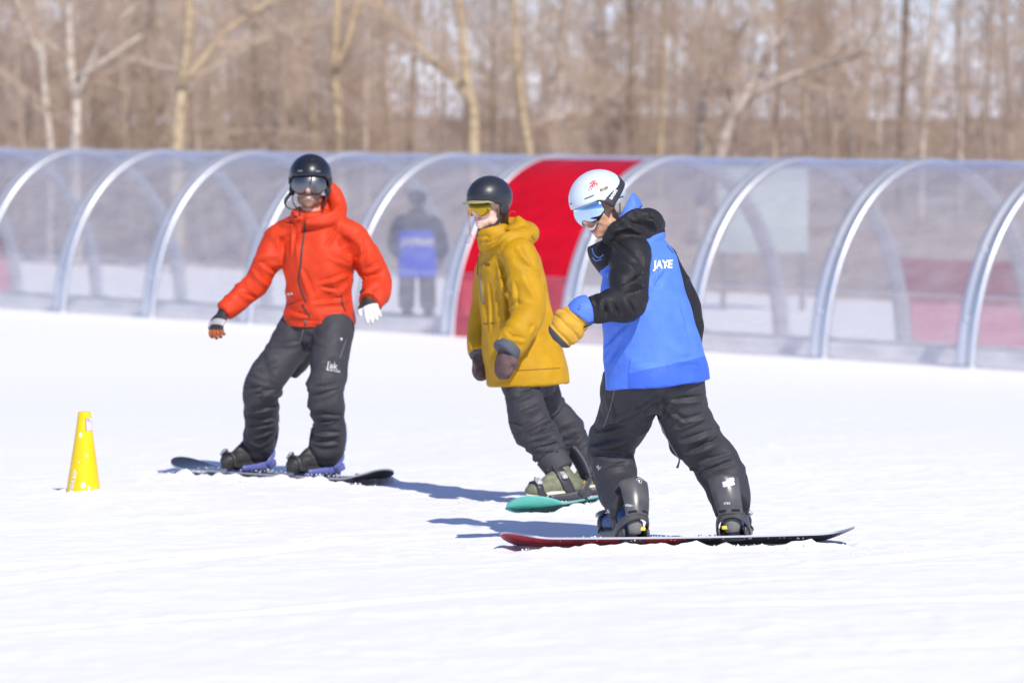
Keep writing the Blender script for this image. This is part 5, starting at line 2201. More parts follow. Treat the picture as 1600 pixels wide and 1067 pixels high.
    goggles(fr, lens_mat('lens_gold', (0.55, 0.34, 0.03), 0.16), mat('goggle_frame_dark', (0.05, 0.045, 0.03), .5), hel, half=64, top=.020, bot=-.052, nose=.032, R=.092, cf=.022, rimless=True)
    for sd in (-1, 1):
        g = Geo()
        g.ball(fr(sd * .090, -.022, -.022), .014, .034, .030, fr.axes())
        g.obj('ear_pad', mat('pad_black', (0.03, 0.03, 0.033), 0.9), hel)
        g = Geo()
        g.tube([fr(sd * .088, -.010, -.035), fr(sd * .070, .005, -.085), fr(sd * .03, .040, -.118), fr(0, .045, -.122)], [(.008, .003)] * 4, n=8, sub=5)
        g.obj('chin_strap', WEB, hel)
def build_blue():
    Y0 = 18.6

    def J(px, py, d=0.0):
        return at(px, py, Y0 + d)
    person = thing('person', 'smiling instructor in a blue and black jacket, white helmet and mirrored blue goggles', 'person', V(at(1060, 850, Y0).x, Y0, 0.05))
    fwd = V(-.74, .67, 0).normalized()
    rgt = fwd.cross(V(0, 0, 1))
    # ---- board, riding the toe edge so that its base shows
    ax = V(.982, .19, 0).normalized()
    c0 = V(at(1061, 850, Y0).x, Y0 + .0, .026)
    top_m = mat('board_snowy_top', (0.70, 0.70, 0.72), 0.6, bump=0.5, bump_scale=60, var=0.15, var_scale=20)
    red_b = mat('board_red_base', (0.42, 0.035, 0.045), 0.4, var=0.25, var_scale=14)
    blk_b = mat('board_black_base_speckled', (0.030, 0.029, 0.031), 0.5, var=0.5, var_scale=60)
    board, a, l, n, S = snowboard('snowboard', 'red and black snowboard under the instructor in blue, tipped on edge', c0, ax, math.radians(-12), .79,
                                  (top_m, red_b, blk_b, STEEL), base_split=-.03, rise=.042)
    BOARDS.append((c0, ax, .70, .130, .034))
    MB = dict(boot=mat('boot_blue', (0.045, 0.085, 0.24), 0.55, bump=0.4, bump_scale=160, var=0.3, var_scale=25),
              sole=mat('sole_grey_black', (0.05, 0.05, 0.052), 0.8), rubber=mat('rubber_grey', (0.16, 0.16, 0.155), 0.9, bump=0.6, bump_scale=60),
              accent=mat('accent_yellow', (0.75, 0.62, 0.04), 0.5), lace=mat('lace_black', (0.03, 0.03, 0.03), 0.7),
              plate=mat('binding_graphite', (0.060, 0.058, 0.060), 0.38, var=0.15, var_scale=20), highback=mat('highback_graphite', (0.085, 0.083, 0.084), 0.30, var=0.25, var_scale=12),
              strap=mat('strap_black_b', (0.03, 0.03, 0.032), 0.5), buckle=mat('buckle_steel', (0.45, 0.45, 0.44), 0.3, 0.7))
    kneeL, kneeR = J(957, 696, .20), J(1112, 712, .13)
    toeL = V(-.40, .92, 0).normalized()
    toeR = V(.16, .985, 0).normalized()
    heelL = S(-.245, 0) - toeL * .085
    heelR = S(.255, 0) - toeR * .085
    bL = boot_and_binding(person, board, heelL, toeL, n, J(962, 696, .17), MB, side=-1)
    bR = boot_and_binding(person, board, heelR, toeR, n, J(1120, 712, .13), MB, side=1)
    # prints on the highbacks
    for (b_, which) in ((bL, 0), (bR, 1)):
        HB = b_[2]
        bvh = BVHTree.FromObject(b_[3], bpy.context.evaluated_depsgraph_get())
        if which == 0:
            g = Geo()
            q = (HB(.86, .12, .0072))
            nn = -(HB(.86, .12, -.01) - HB(.86, .12, .0)).normalized()
            nn = (CAMP - q).normalized()
            sx = V(1, 0, 0)
            sz = nn.cross(sx).normalized()
            loop = [q + sx * .012 * math.cos(2 * math.pi * i / 24) + sz * .013 * math.sin(2 * math.pi * i / 24) for i in range(25)]
            g.tube(loop, [.0014] * 25, n=6, caps=False)
            ring = g.obj('sticker_ring', mat('sticker_cream', (.62, .58, .40), .6), b_[3])
            g = Geo()
            g.ball(q + sz * .003, .0045, .001, .004)
            g.obj('sticker_face', PRINT_W, b_[3])
            g = Geo()
            g.ball(q - sz * .005, .006, .001, .004)
            g.obj('sticker_face', PRINT_W, b_[3])
        if which == 0:
            px_text('highback_print', bvh, 'STEX /', 977, 791, 3.6, PRINT_W, b_[3], angle=-2, xs=.9, bold=.01, Y=18.5)
        else:
            px_ribbon('sticker', bvh, [(1129, 757), (1138, 755), (1147, 753)], .026, PRINT_W, b_[3], thick=.0012, step=2)
            px_ribbon('sticker', bvh, [(1139, 749), (1147, 748)], .016, PRINT_W, b_[3], thick=.0010, step=2)
            px_text('highback_print', bvh, 'STEX', 1131, 788, 3.6, PRINT_W, b_[3], angle=2, xs=.9, bold=.01, Y=18.5)
            px_text('sticker_print', bvh, 'MELT', 1131, 758.5, 2.6, mat('ink_violet', (.25, .22, .42), .6), b_[3], angle=4, xs=1.0, Y=18.5, lift=.006)
    # ---- trousers
    t = Cloth()
    t.limb('hips', [J(1018, 545, .02), J(1022, 580, .02), J(1026, 612, .03)], [(.150, .14), (.160, .145), (.150, .14)], hint=V(1, .1, 0), power=2.3)
    ankL, ankR = bL[4](.055, 0, .14), bR[4](.055, 0, .14)
    t.limb('legL', [J(990, 585, .02), J(984, 620, .06), J(976, 652, .12), kneeL, J(959, 728, .17), J(966, 765, .10), ankL],
           [(.135, .12), (.132, .12), (.122, .115), (.103, .105), (.098, .100), (.088, .096), (.080, .090)], hint=V(1, 0, 0))
    t.limb('legR', [J(1058, 585, .02), J(1064, 622, .04), J(1072, 655, .08), J(1090, 688, .12), kneeR, J(1128, 742, .12), J(1140, 772, .10), ankR],
           [(.108, .11), (.114, .115), (.116, .115), (.108, .110), (.104, .106), (.098, .10), (.090, .096), (.078, .088)], hint=V(1, 0, 0))
    t.g.ball(J(1028, 606, -.03), .14, .11, .12)
    t.build(.0062, 8)
    t.random_strokes('legL', 61, 12, (.05, .50), (-60, 20), (.12, .28), (.010, .017), (.004, .009))
    t.random_strokes('legL', 62, 16, (.42, .75), (-28, 28), (.12, .26), (.011, .017), (.007, .014))
    t.random_strokes('legL', 63, 7, (.75, .97), (-35, 35), (.10, .2), (.010, .015), (.004, .009))
    t.random_strokes('legR', 64, 12, (.05, .50), (-20, 60), (.12, .28), (.010, .017), (.004, .009))
    t.random_strokes('legR', 65, 18, (.40, .76), (-28, 28), (.12, .26), (.011, .017), (.007, .014))
    t.random_strokes('legR', 66, 7, (.75, .97), (-35, 35), (.10, .2), (.010, .015), (.004, .009))
    t.renormal()
    t.px_folds([
        (1051, 613, 943, 667, 0.013, 0.016), (1030, 607, 964, 654, 0.012, 0.012), (1046, 623, 989, 675, 0.013, 0.016),
        (923, 679, 985, 667, 0.013, 0.016), (925, 700, 985, 687, 0.013, 0.018), (931, 716, 985, 720), (939, 737, 985, 724),
        (1038, 629, 1104, 625, 0.013, 0.018), (1042, 642, 1071, 662), (1055, 662, 1112, 650, 0.012, 0.014), (1063, 695, 1117, 675, 0.013, 0.018),
        (1071, 712, 1133, 687, 0.014, 0.02), (1092, 728, 1145, 712, 0.013, 0.016), (1100, 740, 1148, 724), (1030, 612, 1034, 655, 0.012, 0.018),
        (948, 620, 958, 660)])
    t.renormal()
    for lg, sd in (('legL', 301), ('legR', 331)):
        t.diamond(lg, .0065, 6, 7, 9, sd, (.0, .45))
        t.diamond(lg, .009, 9, 6, 7, sd + 7, (.42, .97))
    t.renormal().crumple(.0035, 9, 25)
    trousers = t.obj('trousers', zone_mat('trouser_graphite', (0.040, 0.039, 0.045), [], rough=0.64, spec=0.35, bump=0.45), person)
    px_ribbon('side_zip', t.bvh, [(961, 606), (957, 625), (950, 650), (943, 668)], .007, mat('zip_grey', (.12, .10, .10), .5), trousers)
    px_ribbon('vent_zip', t.bvh, [(1029, 655), (1040, 680), (1052, 702), (1060, 715)], .007, mat('zip_silver', (.34, .34, .34), .4), trousers)
    g = Geo()
    g.tube([J(1062, 714, -.03), J(1061, 722, -.035), J(1058, 731, -.035)], [.003, .004, .0055], n=6, sub=2)
    g.obj('zip_pull', BLACK, trousers)
    px_text('knee_print', t.bvh, 'ak', 931, 728, 7, PRINT_G, trousers, angle=-62, xs=.9, Y=18.6)
    # ---- jacket
    shL, shR = J(985, 400, -.13), J(1030, 408, .15)
    elL, elR = J(982, 470, -.30), J(1067, 474, .20)
    wrL, wrR = J(914, 485, -.34), J(1076, 535, .27)
    c = Cloth()
    c.limb('torso', [J(1027.5, 602, .02), J(1026, 590, .02), J(1019, 555, .02), J(1012, 505, .0), J(1004, 455, .0), J(1000, 418, .0), J(992, 395, .0), J(975, 372, .02)],
           [(.245, .205), (.246, .206), (.232, .195), (.208, .180), (.184, .165), (.168, .150), (.140, .13), (.09, .09)], hint=rgt, power=2.3, n=36)
    c.limb('armL', [J(990, 385, -.02), shL, J(984, 435, -.22), elL, J(950, 479, -.32), wrL],
           [.075, .090, .088, .084, .070, (.058, .060)], hint=V(0, -.2, 1))
    c.limb('armR', [J(1020, 392, .10), shR, J(1050, 438, .17), elR, J(1074, 506, .22), wrR], [.06, .075, .072, .072, .066, .058], hint=fwd)
    c.g.tube([J(975, 376, .0), J(985, 384, -.07), shL + V(0, .01, .01)], [(.085, .09), (.085, .09), (.085, .085)], n=16, sub=4)
    # collar standing up against the chin, hood fallen on the back
    c.limb('collar', [J(966, 404, .02), J(952, 390, .02), J(944, 374, .02)], [(.105, .105), (.104, .100), (.086, .084)], hint=rgt)
    hood = [J(946, 378, -.10), J(966, 358, -.13), J(992, 346, -.12), J(1014, 348, -.05), J(1018, 356, .05), J(1000, 352, .12), J(970, 350, .13)]
    c.limb('hood', hood, [.024, .038, .048, .058, .056, .05, .04], hint=V(.1, .2, 1), n=16, sub=4)
    c.g.tube([J(1000, 352, .0), J(1014, 366, -.01), J(1016, 380, .0)], [(.075, .10), (.072, .095), (.05, .07)], n=16, sub=4)
    c.build(.0062, 6)
    c.random_strokes('hood', 75, 16, (.2, .75), (35, 145), (.08, .2), (.009, .013), (.006, .012), reach=1.2)
    c.random_strokes('hood', 76, 10, (.2, .75), (-30, 30), (.06, .14), (.009, .013), (.006, .010), reach=1.2)
    c.random_strokes('armL', 71, 9, (.30, .50), (-35, 35), (.10, .24), (.011, .017), (.006, .013))
    c.random_strokes('armL', 72, 10, (.62, .95), (-25, 25), (.09, .2), (.010, .015), (.006, .012))
    c.random_strokes('armR', 73, 10, (.2, .95), (-30, 30), (.08, .18), (.010, .015), (.005, .010))
    c.random_strokes('torso', 74, 8, (.35, .95), (50, 110), (.14, .30), (.014, .020), (.003, .007), reach=1.2)
    c.renormal()
    c.px_folds([
        (941, 402, 995, 395, 0.014, 0.018), (951, 378, 995, 408, 0.014, 0.016), (941, 414, 1002, 421, 0.013, 0.018),
        (972, 449, 1009, 429, 0.014, 0.02), (975, 462, 1012, 449, 0.013, 0.018), (951, 473, 961, 496, 0.012, 0.018), (938, 469, 941, 493),
        (975, 469, 988, 493, 0.012, 0.016), (921, 462, 931, 479), (988, 331, 1026, 348, 0.013, 0.018), (968, 344, 1019, 371, 0.014, 0.02),
        (951, 361, 992, 351, 0.013, 0.014), (1009, 325, 1029, 361, 0.013, 0.018), (1005, 395, 1009, 419, 0.009, 0.012),
        (1039, 419, 1012, 452, 0.012, 0.013), (1029, 422, 1022, 449, 0.01, 0.01), (968, 523, 941, 564, 0.014, 0.012),
        (941, 547, 982, 510, 0.014, 0.01), (1049, 564, 1103, 560, 0.01, 0.008), (1056, 577, 1107, 570, 0.01, 0.01),
        (1060, 470, 1075, 540, 0.016, 0.008), (985, 575, 1030, 570, 0.012, 0.006), (1000, 420, 1000, 470, 0.013, 0.014)])
    c.renormal()
    c.diamond('armL', .008, 8, 7, 10, 351, (.12, .6))
    c.diamond('armL', .0085, 10, 6, 9, 353, (.55, 1))
    c.diamond('armR', .007, 8, 7, 9, 357, (.1, 1))
    c.limb_crumple('hood', .008, 8, 12, 6.0, 371, (.1, .95), reach=1.15)
    c.limb_crumple('torso', .006, 3.5, 7, 1.2, 363, (.02, .85), reach=1.15)
    c.renormal().crumple(.003, 6.0, 28)
    v = c.v
    u, th, rr, dist, L, rm = c.coords('torso')
    ua, ta, ra, da, La, ma = c.coords('armL')
    ub, tb, rb, db, Lb, mb = c.coords('armR')
    # black: hood, yoke and sleeves; blue: body below the yoke; cuffs blue
    px = 800 + v[:, 0] / v[:, 1] * FPX
    blue = np.minimum(np.minimum((L * .885 - u), (da / ma - dist / rm) * .09), (db / mb - dist / rm) * .09)
    hem = np.minimum(L * .125 - u, (px - 982) / FPX * 18.6)
    z = {'zone1': blue, 'zone2': np.minimum(blue, hem)}
    jm = zone_mat('jacket_blue_black', (0.018, 0.0175, 0.020), [('zone1', (0.085, 0.205, 0.76)), ('zone2', (0.050, 0.135, 0.66))], rough=0.62, bump=0.35, spec=0.3)
    jacket = c.obj('jacket', jm, person, z)
    px_text('back_lettering', c.bvh, 'JAYE', 1021.5, 419.5, 12.5, PRINT_W, jacket, angle=2, shear=.12, xs=.82, bold=.045, Y=18.5, lift=.004)
    px_ribbon('lettering_swash', c.bvh, [(1040, 414), (1043.5, 417), (1047, 418)], .006, PRINT_W, jacket, thick=.002, step=1.5)
    px_ribbon('side_seam', c.bvh, [(983, 606), (982, 585), (985, 560)], .003, mat('seam_blue', (.05, .12, .5), .7), jacket)
    px_ribbon('yoke_edge', c.bvh, [(1042, 384), (1052, 396)], .005, BLACK, jacket)
    # hood lining turned up behind the head
    g = Geo()
    rim = [J(967, 343, -.10), J(974, 328, -.10), J(981, 314, -.08), J(987, 302, -.06), J(992, 303, -.02), J(1000, 314, -.01)]
    low = [J(967, 346, -.11), J(978, 344, -.13), J(988, 336, -.12), J(996, 328, -.10), J(1000, 322, -.07), J(1003, 320, -.03)]
    R1, _ = spline(rim, [(0, 0)] * 6, 5)
    R2, _ = spline(low, [(0, 0)] * 6, 5)
    mid = [(a_ + b_) / 2 + V(.0, -.012, .004) for a_, b_ in zip(R1, R2)]
    off = V(.006, .016, -.006)
    g.loft([R1, mid, R2, [p + off for p in R2], [p + off for p in mid], [p + off for p in R1], R1], False, closed=False)
    g.obj('hood_lining', mat('lining_blue', (0.085, 0.20, 0.74), 0.65, bump=0.3), jacket)
    # cuff
    d = (wrL - J(950, 479, -.32)).normalized()
    dM = (J(880, 521, -.37) - wrL).normalized()
    g = Geo()
    g.tube([wrL - d * .018, wrL + d * .006 + dM * .006, wrL + dM * .045], [(.064, .066), (.066, .068), (.060, .064)], n=28, sub=4)
    cv, cf = remesh(g, .005)
    nn = vnormals(cv, cf)
    cv = cv + nn * (.005 * np.abs(vnoise(cv, 18, 3, 1)))[:, None]
    cuff = mesh_obj('cuff', cv, cf, mat('cuff_blue', (0.080, 0.19, 0.72), 0.65, bump=0.3), jacket)
    g = Geo()
    q = J(906, 478, -.42)
    g.ball(q, .005, .002, .005)
    g.obj('cuff_snap', mat('snap_dark', (.08, .1, .25), .4), jacket)
    g = Geo()
    g.tube([J(926, 503, -.38), J(918, 509, -.39), J(912, 511, -.39)], [.0045, .005, .004], n=6, sub=3)
    g.obj('cuff_toggle', BLACK, jacket)
    # cord at the collar
    for pts in (((925, 388), (928, 398), (936, 403), (943, 398)), ((926, 402), (931, 408), (940, 405))):
        g = Geo()
        g.tube([J(x, y, -.12) for x, y in pts], [.0028] * len(pts), n=6, sub=4)
        g.obj('collar_cord', mat('cord_blue', (.05, .10, .34), .6), jacket)
    # ---- mittens
    mm = zone_mat('mitten_gold_grey', (0.60, 0.33, 0.035), [('zone1', (0.075, 0.073, 0.075))], rough=0.7, bump=0.5)
    mitten(wrL + dM * .03, dM, V(-.6, .6, -.4), mm, person, side=-1, ln=.160, wd=.068, tk=.050, quilt=4, tip=.026, curl=.16)
    dR = (J(1076, 570, .32) - wrR).normalized()
    mitten(wrR, dR, V(-.7, .6, 0), mm, person, side=1, ln=.15, wd=.058, tk=.042, quilt=4, tip=.02, curl=.2)
    # ---- head
    fr = Frame(J(936.5, 322.5, .0), (-.66, -.66, -.36), (-.40, -.06, .9), 1.05)
    bg = Geo()
    build_head(fr, J(968, 388, .02), bg)
    bg.tube([J(968, 384, .02), J(998, 420, 0), J(1010, 500, 0), J(1022, 590, .02)], [(.06, .06), (.12, .10), (.13, .10), (.13, .11)], hint=rgt, sub=3)
    for nm in ('armL', 'armR'):
        core_tube(bg, c, nm)
    for nm in ('legL', 'legR'):
        core_tube(bg, t, nm)
    # grin: cheek fold beside the mouth
    bg.tube([fr(-.030, .078, -.042), fr(-.041, .066, -.056), fr(-.042, .058, -.074)], [.008, .009, .006], n=8, sub=3)
    bg.tube([fr(.030, .078, -.042), fr(.041, .066, -.056), fr(.042, .058, -.074)], [.008, .009, .006], n=8, sub=3)
    body, bb = body_mesh(bg, person, skin_mat('skin_warm', (0.62, 0.345, 0.215)))
    face_detail(fr, bb, body, teeth=True, width=.033, smile=.014, open_=.0105, lip=(0.44, 0.17, 0.13), tone='_warm')
    # ---- helmet, goggles, strap
    g, pt = helmet_shell(fr, .106, .128, .108, [(0, .040), (50, .036), (72, .012), (98, -.040), (140, -.052), (180, -.048)])
    hel = g.obj('helmet', mat('helmet_white', (0.60, 0.68, 0.76), 0.30, var=0.04, var_scale=6), person)
    for az, t_, w_ in ((-38, .86, 11), (16, .86, 6), (-105, .80, 12)):
        g = Geo()
        helmet_slot(g, pt, az, t_, w_, .006)
        g.obj('vent', mat('vent_slate', (0.10, 0.11, 0.13), 0.6), hel)
    goggles(fr, lens_mat('lens_ice_blue', (0.50, 0.68, 0.82), 0.10), mat('goggle_frame_navy', (0.03, 0.05, 0.10), .4), hel, half=68, top=.042, bot=-.046, nose=.026, R=.096, cf=.024, rimless=True, bulge=.016)
    g = Geo()
    pn = []
    for i in range(45):
        az = -66 - (360 - 132) * i / 44
        a_ = math.radians(az)
        k = math.sin(math.pi * i / 44)
        r_ = 1.040 - .035 * k
        uu = -.004 + .075 * k ** .8
        pn.append((fr(.106 * r_ * math.sin(a_), -.012 + .128 * r_ * math.cos(a_), uu), (fr.r * math.sin(a_) + fr.f * math.cos(a_) + fr.u * .45 * k)))
    ribbon(g, pn, .048, .0025)
    strap = g.obj('goggle_strap', mat('strap_slate', (0.030, 0.030, 0.036), 0.6, bump=0.3), hel)
    sb = BVHTree.FromObject(strap, bpy.context.evaluated_depsgraph_get())
    px_text('strap_lettering', sb, 'anon', 955.5, 312.5, 6.4, PRINT_W, hel, angle=57, xs=1.0, bold=.03, Y=18.5, lift=.003)
    hb_ = BVHTree.FromObject(hel, bpy.context.evaluated_depsgraph_get())
    RED_P = mat('sticker_red', (0.62, 0.05, 0.06), 0.5)
    for pts, w_ in ((((921, 294), (924, 290), (928, 292)), .006), (((924, 297), (927, 286)), .004), (((922, 288), (926, 284), (931, 283)), .007), (((925, 289), (932, 286), (933, 290)), .007),
                    (((919, 296), (922, 297)), .004), (((927, 283), (930, 292)), .004)):
        px_ribbon('sticker_stroke', hb_, list(pts), w_, RED_P, hel, thick=.0014, step=1.5)
    px_ribbon('shield_sticker', hb_, [(937, 297.5), (944, 295), (949, 292)], [.016] * 99 if False else .016, mat('sticker_olive', (.20, .18, .12), .5), hel, thick=.0014, step=2)
    px_ribbon('shield_stripe', hb_, [(938, 295), (944, 292.6), (949, 290)], .003, PRINT_W, hel, thick=.002, step=2)
    px_ribbon('shield_stripe', hb_, [(942, 299.5), (943.5, 294)], .002, PRINT_W, hel, thick=.002, step=2)
    # rear shell trim and ear pads
    for sd in (-1, 1):
        g = Geo()
        g.ball(fr(sd * .088, -.034, -.036), .011, .046, .036, fr.axes())
        g.obj('ear_pad', mat('pad_grey', (0.28, 0.27, 0.26), 0.8, bump=0.5, bump_scale=60, var=0.3, var_scale=30), hel)
        g = Geo()
        g.tube([fr(sd * .098, -.022, -.020), fr(sd * .090, .0, -.062), fr(sd * .066, .012, -.095)], [(.008, .003)] * 3, n=8, sub=4)
        g.obj('chin_strap', mat('strap_grey', (.10, .10, .10), .7), hel)
def build_tunnel_person():
    # on the conveyor, inside the tunnel, seen from behind
    s = s_of_px(610)
    # centre line point that shows at pixel column 652
    best = None
    for k in range(-400, 400):
        p = TA0 + TAX * (s + k * .01) + TNX * (TW / 2)
        if best is None or abs(800 + p.x / p.y * FPX - 652) < abs(800 + best.x / best.y * FPX - 652):
            best = p
    Y0 = best.y
    z0 = float(ground_z(best.x, best.y)) + .115

    def J(px, py, d=0.0):
        return at(px, py, Y0 + d)
    person = thing('person', 'person in a blue jacket with navy shoulders riding the conveyor inside the tunnel', 'person', V(best.x, Y0, z0))
    rgt = V(1, 0, 0)
    feet = 800  # px of ground row comes from z0
    fx = best.x

    def W(dx, dy, z):
        return V(fx + dx, Y0 + dy, z0 + z)
    t = Cloth()
    t.limb('hips', [W(0, 0, .70), W(0, 0, .80), W(0, 0, .92)], [(.16, .13), (.18, .14), (.16, .13)], hint=rgt)
    for sd in (-1, 1):
        t.limb('leg%d' % sd, [W(sd * .09, 0, .80), W(sd * .11, -.02, .48), W(sd * .12, .0, .10)], [.105, .095, .09], hint=rgt)
    t.build(.012, 4)
    t.random_strokes('leg-1', 3, 8, (.3, .95), (-25, 25), (.1, .25), (.015, .02), (.006, .012))
    t.random_strokes('leg1', 4, 8, (.3, .95), (-25, 25), (.1, .25), (.015, .02), (.006, .012))
    t.obj('trousers', zone_mat('trouser_dark', (0.05, 0.05, 0.06), []), person)
    for sd in (-1, 1):
        g = Geo()
        g.tube([W(sd * .12, -.05, .05), W(sd * .12, .06, .055), W(sd * .12, .20, .035)], [(.05, .05), (.055, .05), (.03, .04)], n=12, hint=V(0, 0, 1), sub=3)
        g.obj('boot', mat('boot_dark', (0.03, 0.03, 0.035), 0.6), person)
    c = Cloth()
    c.limb('torso', [W(0, 0, .50), W(0, 0, .62), W(0, 0, .85), W(0, .0, 1.05), W(0, .0, 1.22), W(0, .02, 1.33)], [(.22, .17), (.22, .17), (.20, .16), (.21, .155), (.19, .13), (.08, .08)], hint=rgt, power=2.3)
    c.limb('armL', [W(-.12, 0, 1.24), W(-.20, 0, 1.17), W(-.27, .02, .92), W(-.22, .18, .76)], [.07, .085, .078, .06])
    c.limb('armR', [W(.12, 0, 1.24), W(.20, 0, 1.17), W(.27, .02, .92), W(.22, .18, .76)], [.07, .085, .078, .06])
    c.g.tube([W(0, 0, 1.25), W(0, .02, 1.36)], [(.12, .11), (.085, .085)], n=16, hint=rgt, sub=2)
    c.g.ball(W(0, -.08, 1.28), .11, .07, .07)
    c.build(.010, 4)
    c.random_strokes('torso', 5, 10, (0, .8), (30, 120), (.15, .3), (.015, .02), (.004, .009))
    u, th, rr, dist, L, rm = c.coords('torso')
    d1, d2 = c.coords('armL'), c.coords('armR')
    blue = np.minimum(np.minimum(L * .72 - u, d1[3] - d1[5] * 1.08), d2[3] - d2[5] * 1.08)
    jk = c.obj('jacket', zone_mat('jacket_navy_blue', (0.010, 0.018, 0.06), [('zone1', (0.012, 0.07, 0.80))]), person, {'zone1': blue})
    g = Geo()
    rows = at(663, 381, Y0)
    px_text('back_lettering', c.bvh, 'JAYPEAK', fx * 0 + 634, 390, 11, PRINT_W, jk, xs=.72, bold=.05, Y=Y0 - .15, lift=.012)
    g = Geo()
    fr = Frame(W(0, .02, 1.47), (.05, 1, 0), (0, 0, 1), 1.0)
    build_head(fr, W(0, 0, 1.30), g)
    g.tube([W(0, 0, 1.30), W(0, 0, 1.1), W(0, 0, .8)], [(.05, .05), (.12, .09), (.11, .09)], hint=rgt, sub=3)
    for sd in (-1, 1):
        g.tube([W(0, 0, 1.2), W(sd * .20, 0, 1.17), W(sd * .27, .02, .92), W(sd * .22, .18, .76)], [.03, .04, .04, .03], n=10, sub=3)
        g.tube([W(0, 0, .85), W(sd * .09, 0, .80), W(sd * .11, -.02, .48), W(sd * .12, .0, .08)], [.06, .07, .05, .04], n=10, sub=3)
    body_mesh(g, person, skin_mat('skin_plain', (0.5, 0.3, 0.22)), voxel=.008)
    g, pt = helmet_shell(fr, .104, .126, .106, [(0, .04), (60, .03), (95, -.04), (180, -.05)], nu=40, nv=12)
    g.obj('helmet', mat('helmet_navy', (0.03, 0.04, 0.075), 0.4), person)
    for sd in (-1, 1):
        w = W(sd * .22, .18, .76)
        glove(w, V(0, .6, -.8), V(-sd, 0, 0), mat('glove_dark', (0.03, 0.03, 0.035), 0.7), person, curl=.4, side=sd)
    person.scale = (1.25, 1.1, 1.06)
    person.rotation_euler = (0, 0, -.22)


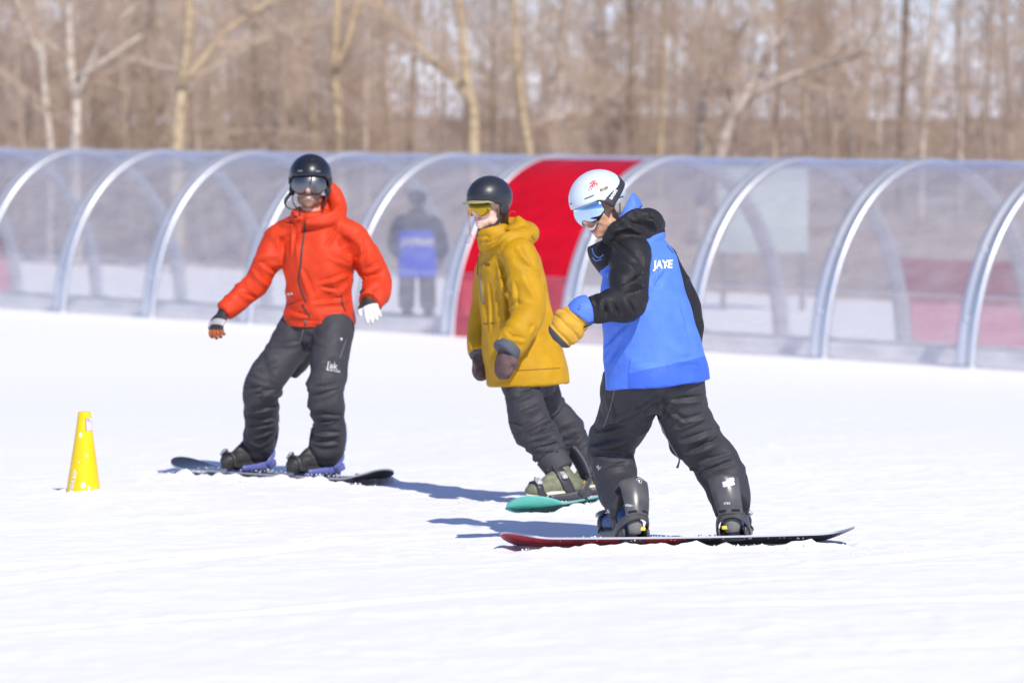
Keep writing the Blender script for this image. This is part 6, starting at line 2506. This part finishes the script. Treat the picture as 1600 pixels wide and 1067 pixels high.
def build_cone():
    Y0 = 21.9
    b, tp = at(130.5, 773, Y0), at(132, 646, Y0)
    z1 = tp.z
    x0 = at(130, 770, Y0).x
    root = thing('marker_cone', 'small yellow marker cone with chipped paint standing in the snow', 'cone', V(x0, Y0, 0))
    k = Y0 / FPX
    m = mat('cone_yellow', (0.80, 0.56, 0.004), 0.42, var=0.06, var_scale=9, spec=0.4)
    g = Geo()
    N_ = 40
    rings = []
    H = z1 + .03
    prof = [(-.03, 28.5 * k), (0.0, 28 * k), (H * .30, 22.5 * k), (H * .60, 16.6 * k), (H * .80, 12.8 * k), (H * .94, 10.6 * k), (H * .985, 10.2 * k), (H - .0, 9.0 * k), (H - .002, 6.5 * k), (H - .02, 6.2 * k)]
    lean = V(.004, 0, 0)
    for z, r in prof:
        rings.append([V(x0 + r * math.cos(2 * math.pi * i / N_), Y0 + r * math.sin(2 * math.pi * i / N_), z - .02) + lean * (z / H * 2) for i in range(N_)])
    g.loft(rings, True)
    o = g.obj('cone_body', m, root)
    bv = BVHTree.FromPolygons([tuple(v) for v in g.v], [tuple(f) for f in g.f])
    sm = mat('cone_sticker', (0.70, 0.58, 0.72), 0.4, var=0.12, var_scale=60)
    px_ribbon('sticker', bv, [(139.0, 653), (139.4, 673)], 11 * k, sm, root, thick=.001, step=2)
    px_ribbon('sticker_border', bv, [(133.7, 652.5), (134.3, 673.5)], .0035, mat('sticker_brown', (.25, .13, .05), .6), root, thick=.0015, step=3)
    px_text('sticker_lettering', bv, 'JP', 139.5, 658, 4, mat('sticker_ink', (.12, .08, .22), .5), root, angle=80, Y=Y0, lift=.004)
    chip = mat('cone_chip_white', (0.82, 0.82, 0.80), 0.7)
    rng = random.Random(3)
    for px, py, r in ((126, 680, 3.6), (135.5, 712, 2.0), (130, 759, 4.2), (138.5, 762, 2.8), (155, 766, 1.8), (123, 722, 1.2)):
        h = hit_px(bv, px, py)
        if h:
            p, nn = h
            sx = nn.cross(V(0, 0, 1)).normalized()
            sz = sx.cross(nn).normalized()
            loop = []
            for i in range(14):
                a = 2 * math.pi * i / 14
                q = r * k * (1 + rng.uniform(-.25, .25))
                loop.append(p + sx * q * math.cos(a) * .75 + sz * q * math.sin(a) * (1.25 if math.sin(a) > 0 else .8) + nn * .0012)
            g = Geo()
            g.add(loop + [p + nn * .002], [(i, (i + 1) % 14, 14) for i in range(14)])
            g.obj('paint_chip', chip, root)
    px_text('cone_lettering', bv, 'NDA BAP', 113, 767, 5.6, chip, root, angle=77, bold=.03, Y=Y0, lift=.003)


def build_snow_lumps():
    """crumbs of snow thrown up round the boards"""
    rng = random.Random(12)
    V_, F_ = [], []
    ico = bmesh.new()
    bmesh.ops.create_icosphere(ico, subdivisions=1, radius=1)
    iv = [v.co.copy() for v in ico.verts]
    jf = [[v.index for v in f.verts] for f in ico.faces]
    ico.free()

    def lump(p, r):
        b = len(V_)
        for v in iv:
            V_.append(p + Vector((v.x * r * rng.uniform(.7, 1.2), v.y * r * rng.uniform(.7, 1.2), v.z * r * rng.uniform(.55, .95))))
        for f in jf:
            F_.append([i + b for i in f])
    for (c, ax, hl, hw, lm) in BOARDS:
        ax = ax.normalized()
        lt = V(-ax.y, ax.x, 0)
        for _ in range(300):
            u = rng.uniform(-hl * 1.02, hl * 1.05)
            sd = rng.choice((-1, 1))
            v = sd * (hw + abs(rng.gauss(.01, .05)))
            p = c + ax * u + lt * v
            p.z = rng.uniform(.0, .020)
            lump(p, rng.choice((.003, .004, .004, .005, .006, .009)))
        for _ in range(60):
            a = rng.uniform(0, 2 * math.pi)
            p = c + ax * (math.cos(a) * (hl + abs(rng.gauss(.1, .3)))) + lt * (math.sin(a) * (hw + abs(rng.gauss(.15, .35))))
            p.z = rng.uniform(.002, .012)
            lump(p, rng.choice((.003, .004, .006)))
        # snow lying on the deck
        for _ in range(160):
            u, v = rng.uniform(-hl * .8, hl * .8), rng.uniform(-hw * .95, hw * .95)
            p = c + ax * u + lt * v
            p.z = c.z + .014 + rng.uniform(0, .004)
            lump(p, rng.choice((.002, .003, .004, .005)))
    m = mat('snow_crumbs', (0.88, 0.885, 0.895), 0.6, bump=0.4, bump_scale=150)
    o = mesh_obj('snow_crumbs', V_, F_, m)
    tag(o, 'loose crumbs of snow thrown up round the three boards', 'snow', kind='stuff')
# ================================================================ the place
build_red()
build_yellow()
build_blue()
build_snow()
build_tunnel()
build_board_sign()
build_trees()
build_tunnel_person()
build_cone()
build_snow_lumps()
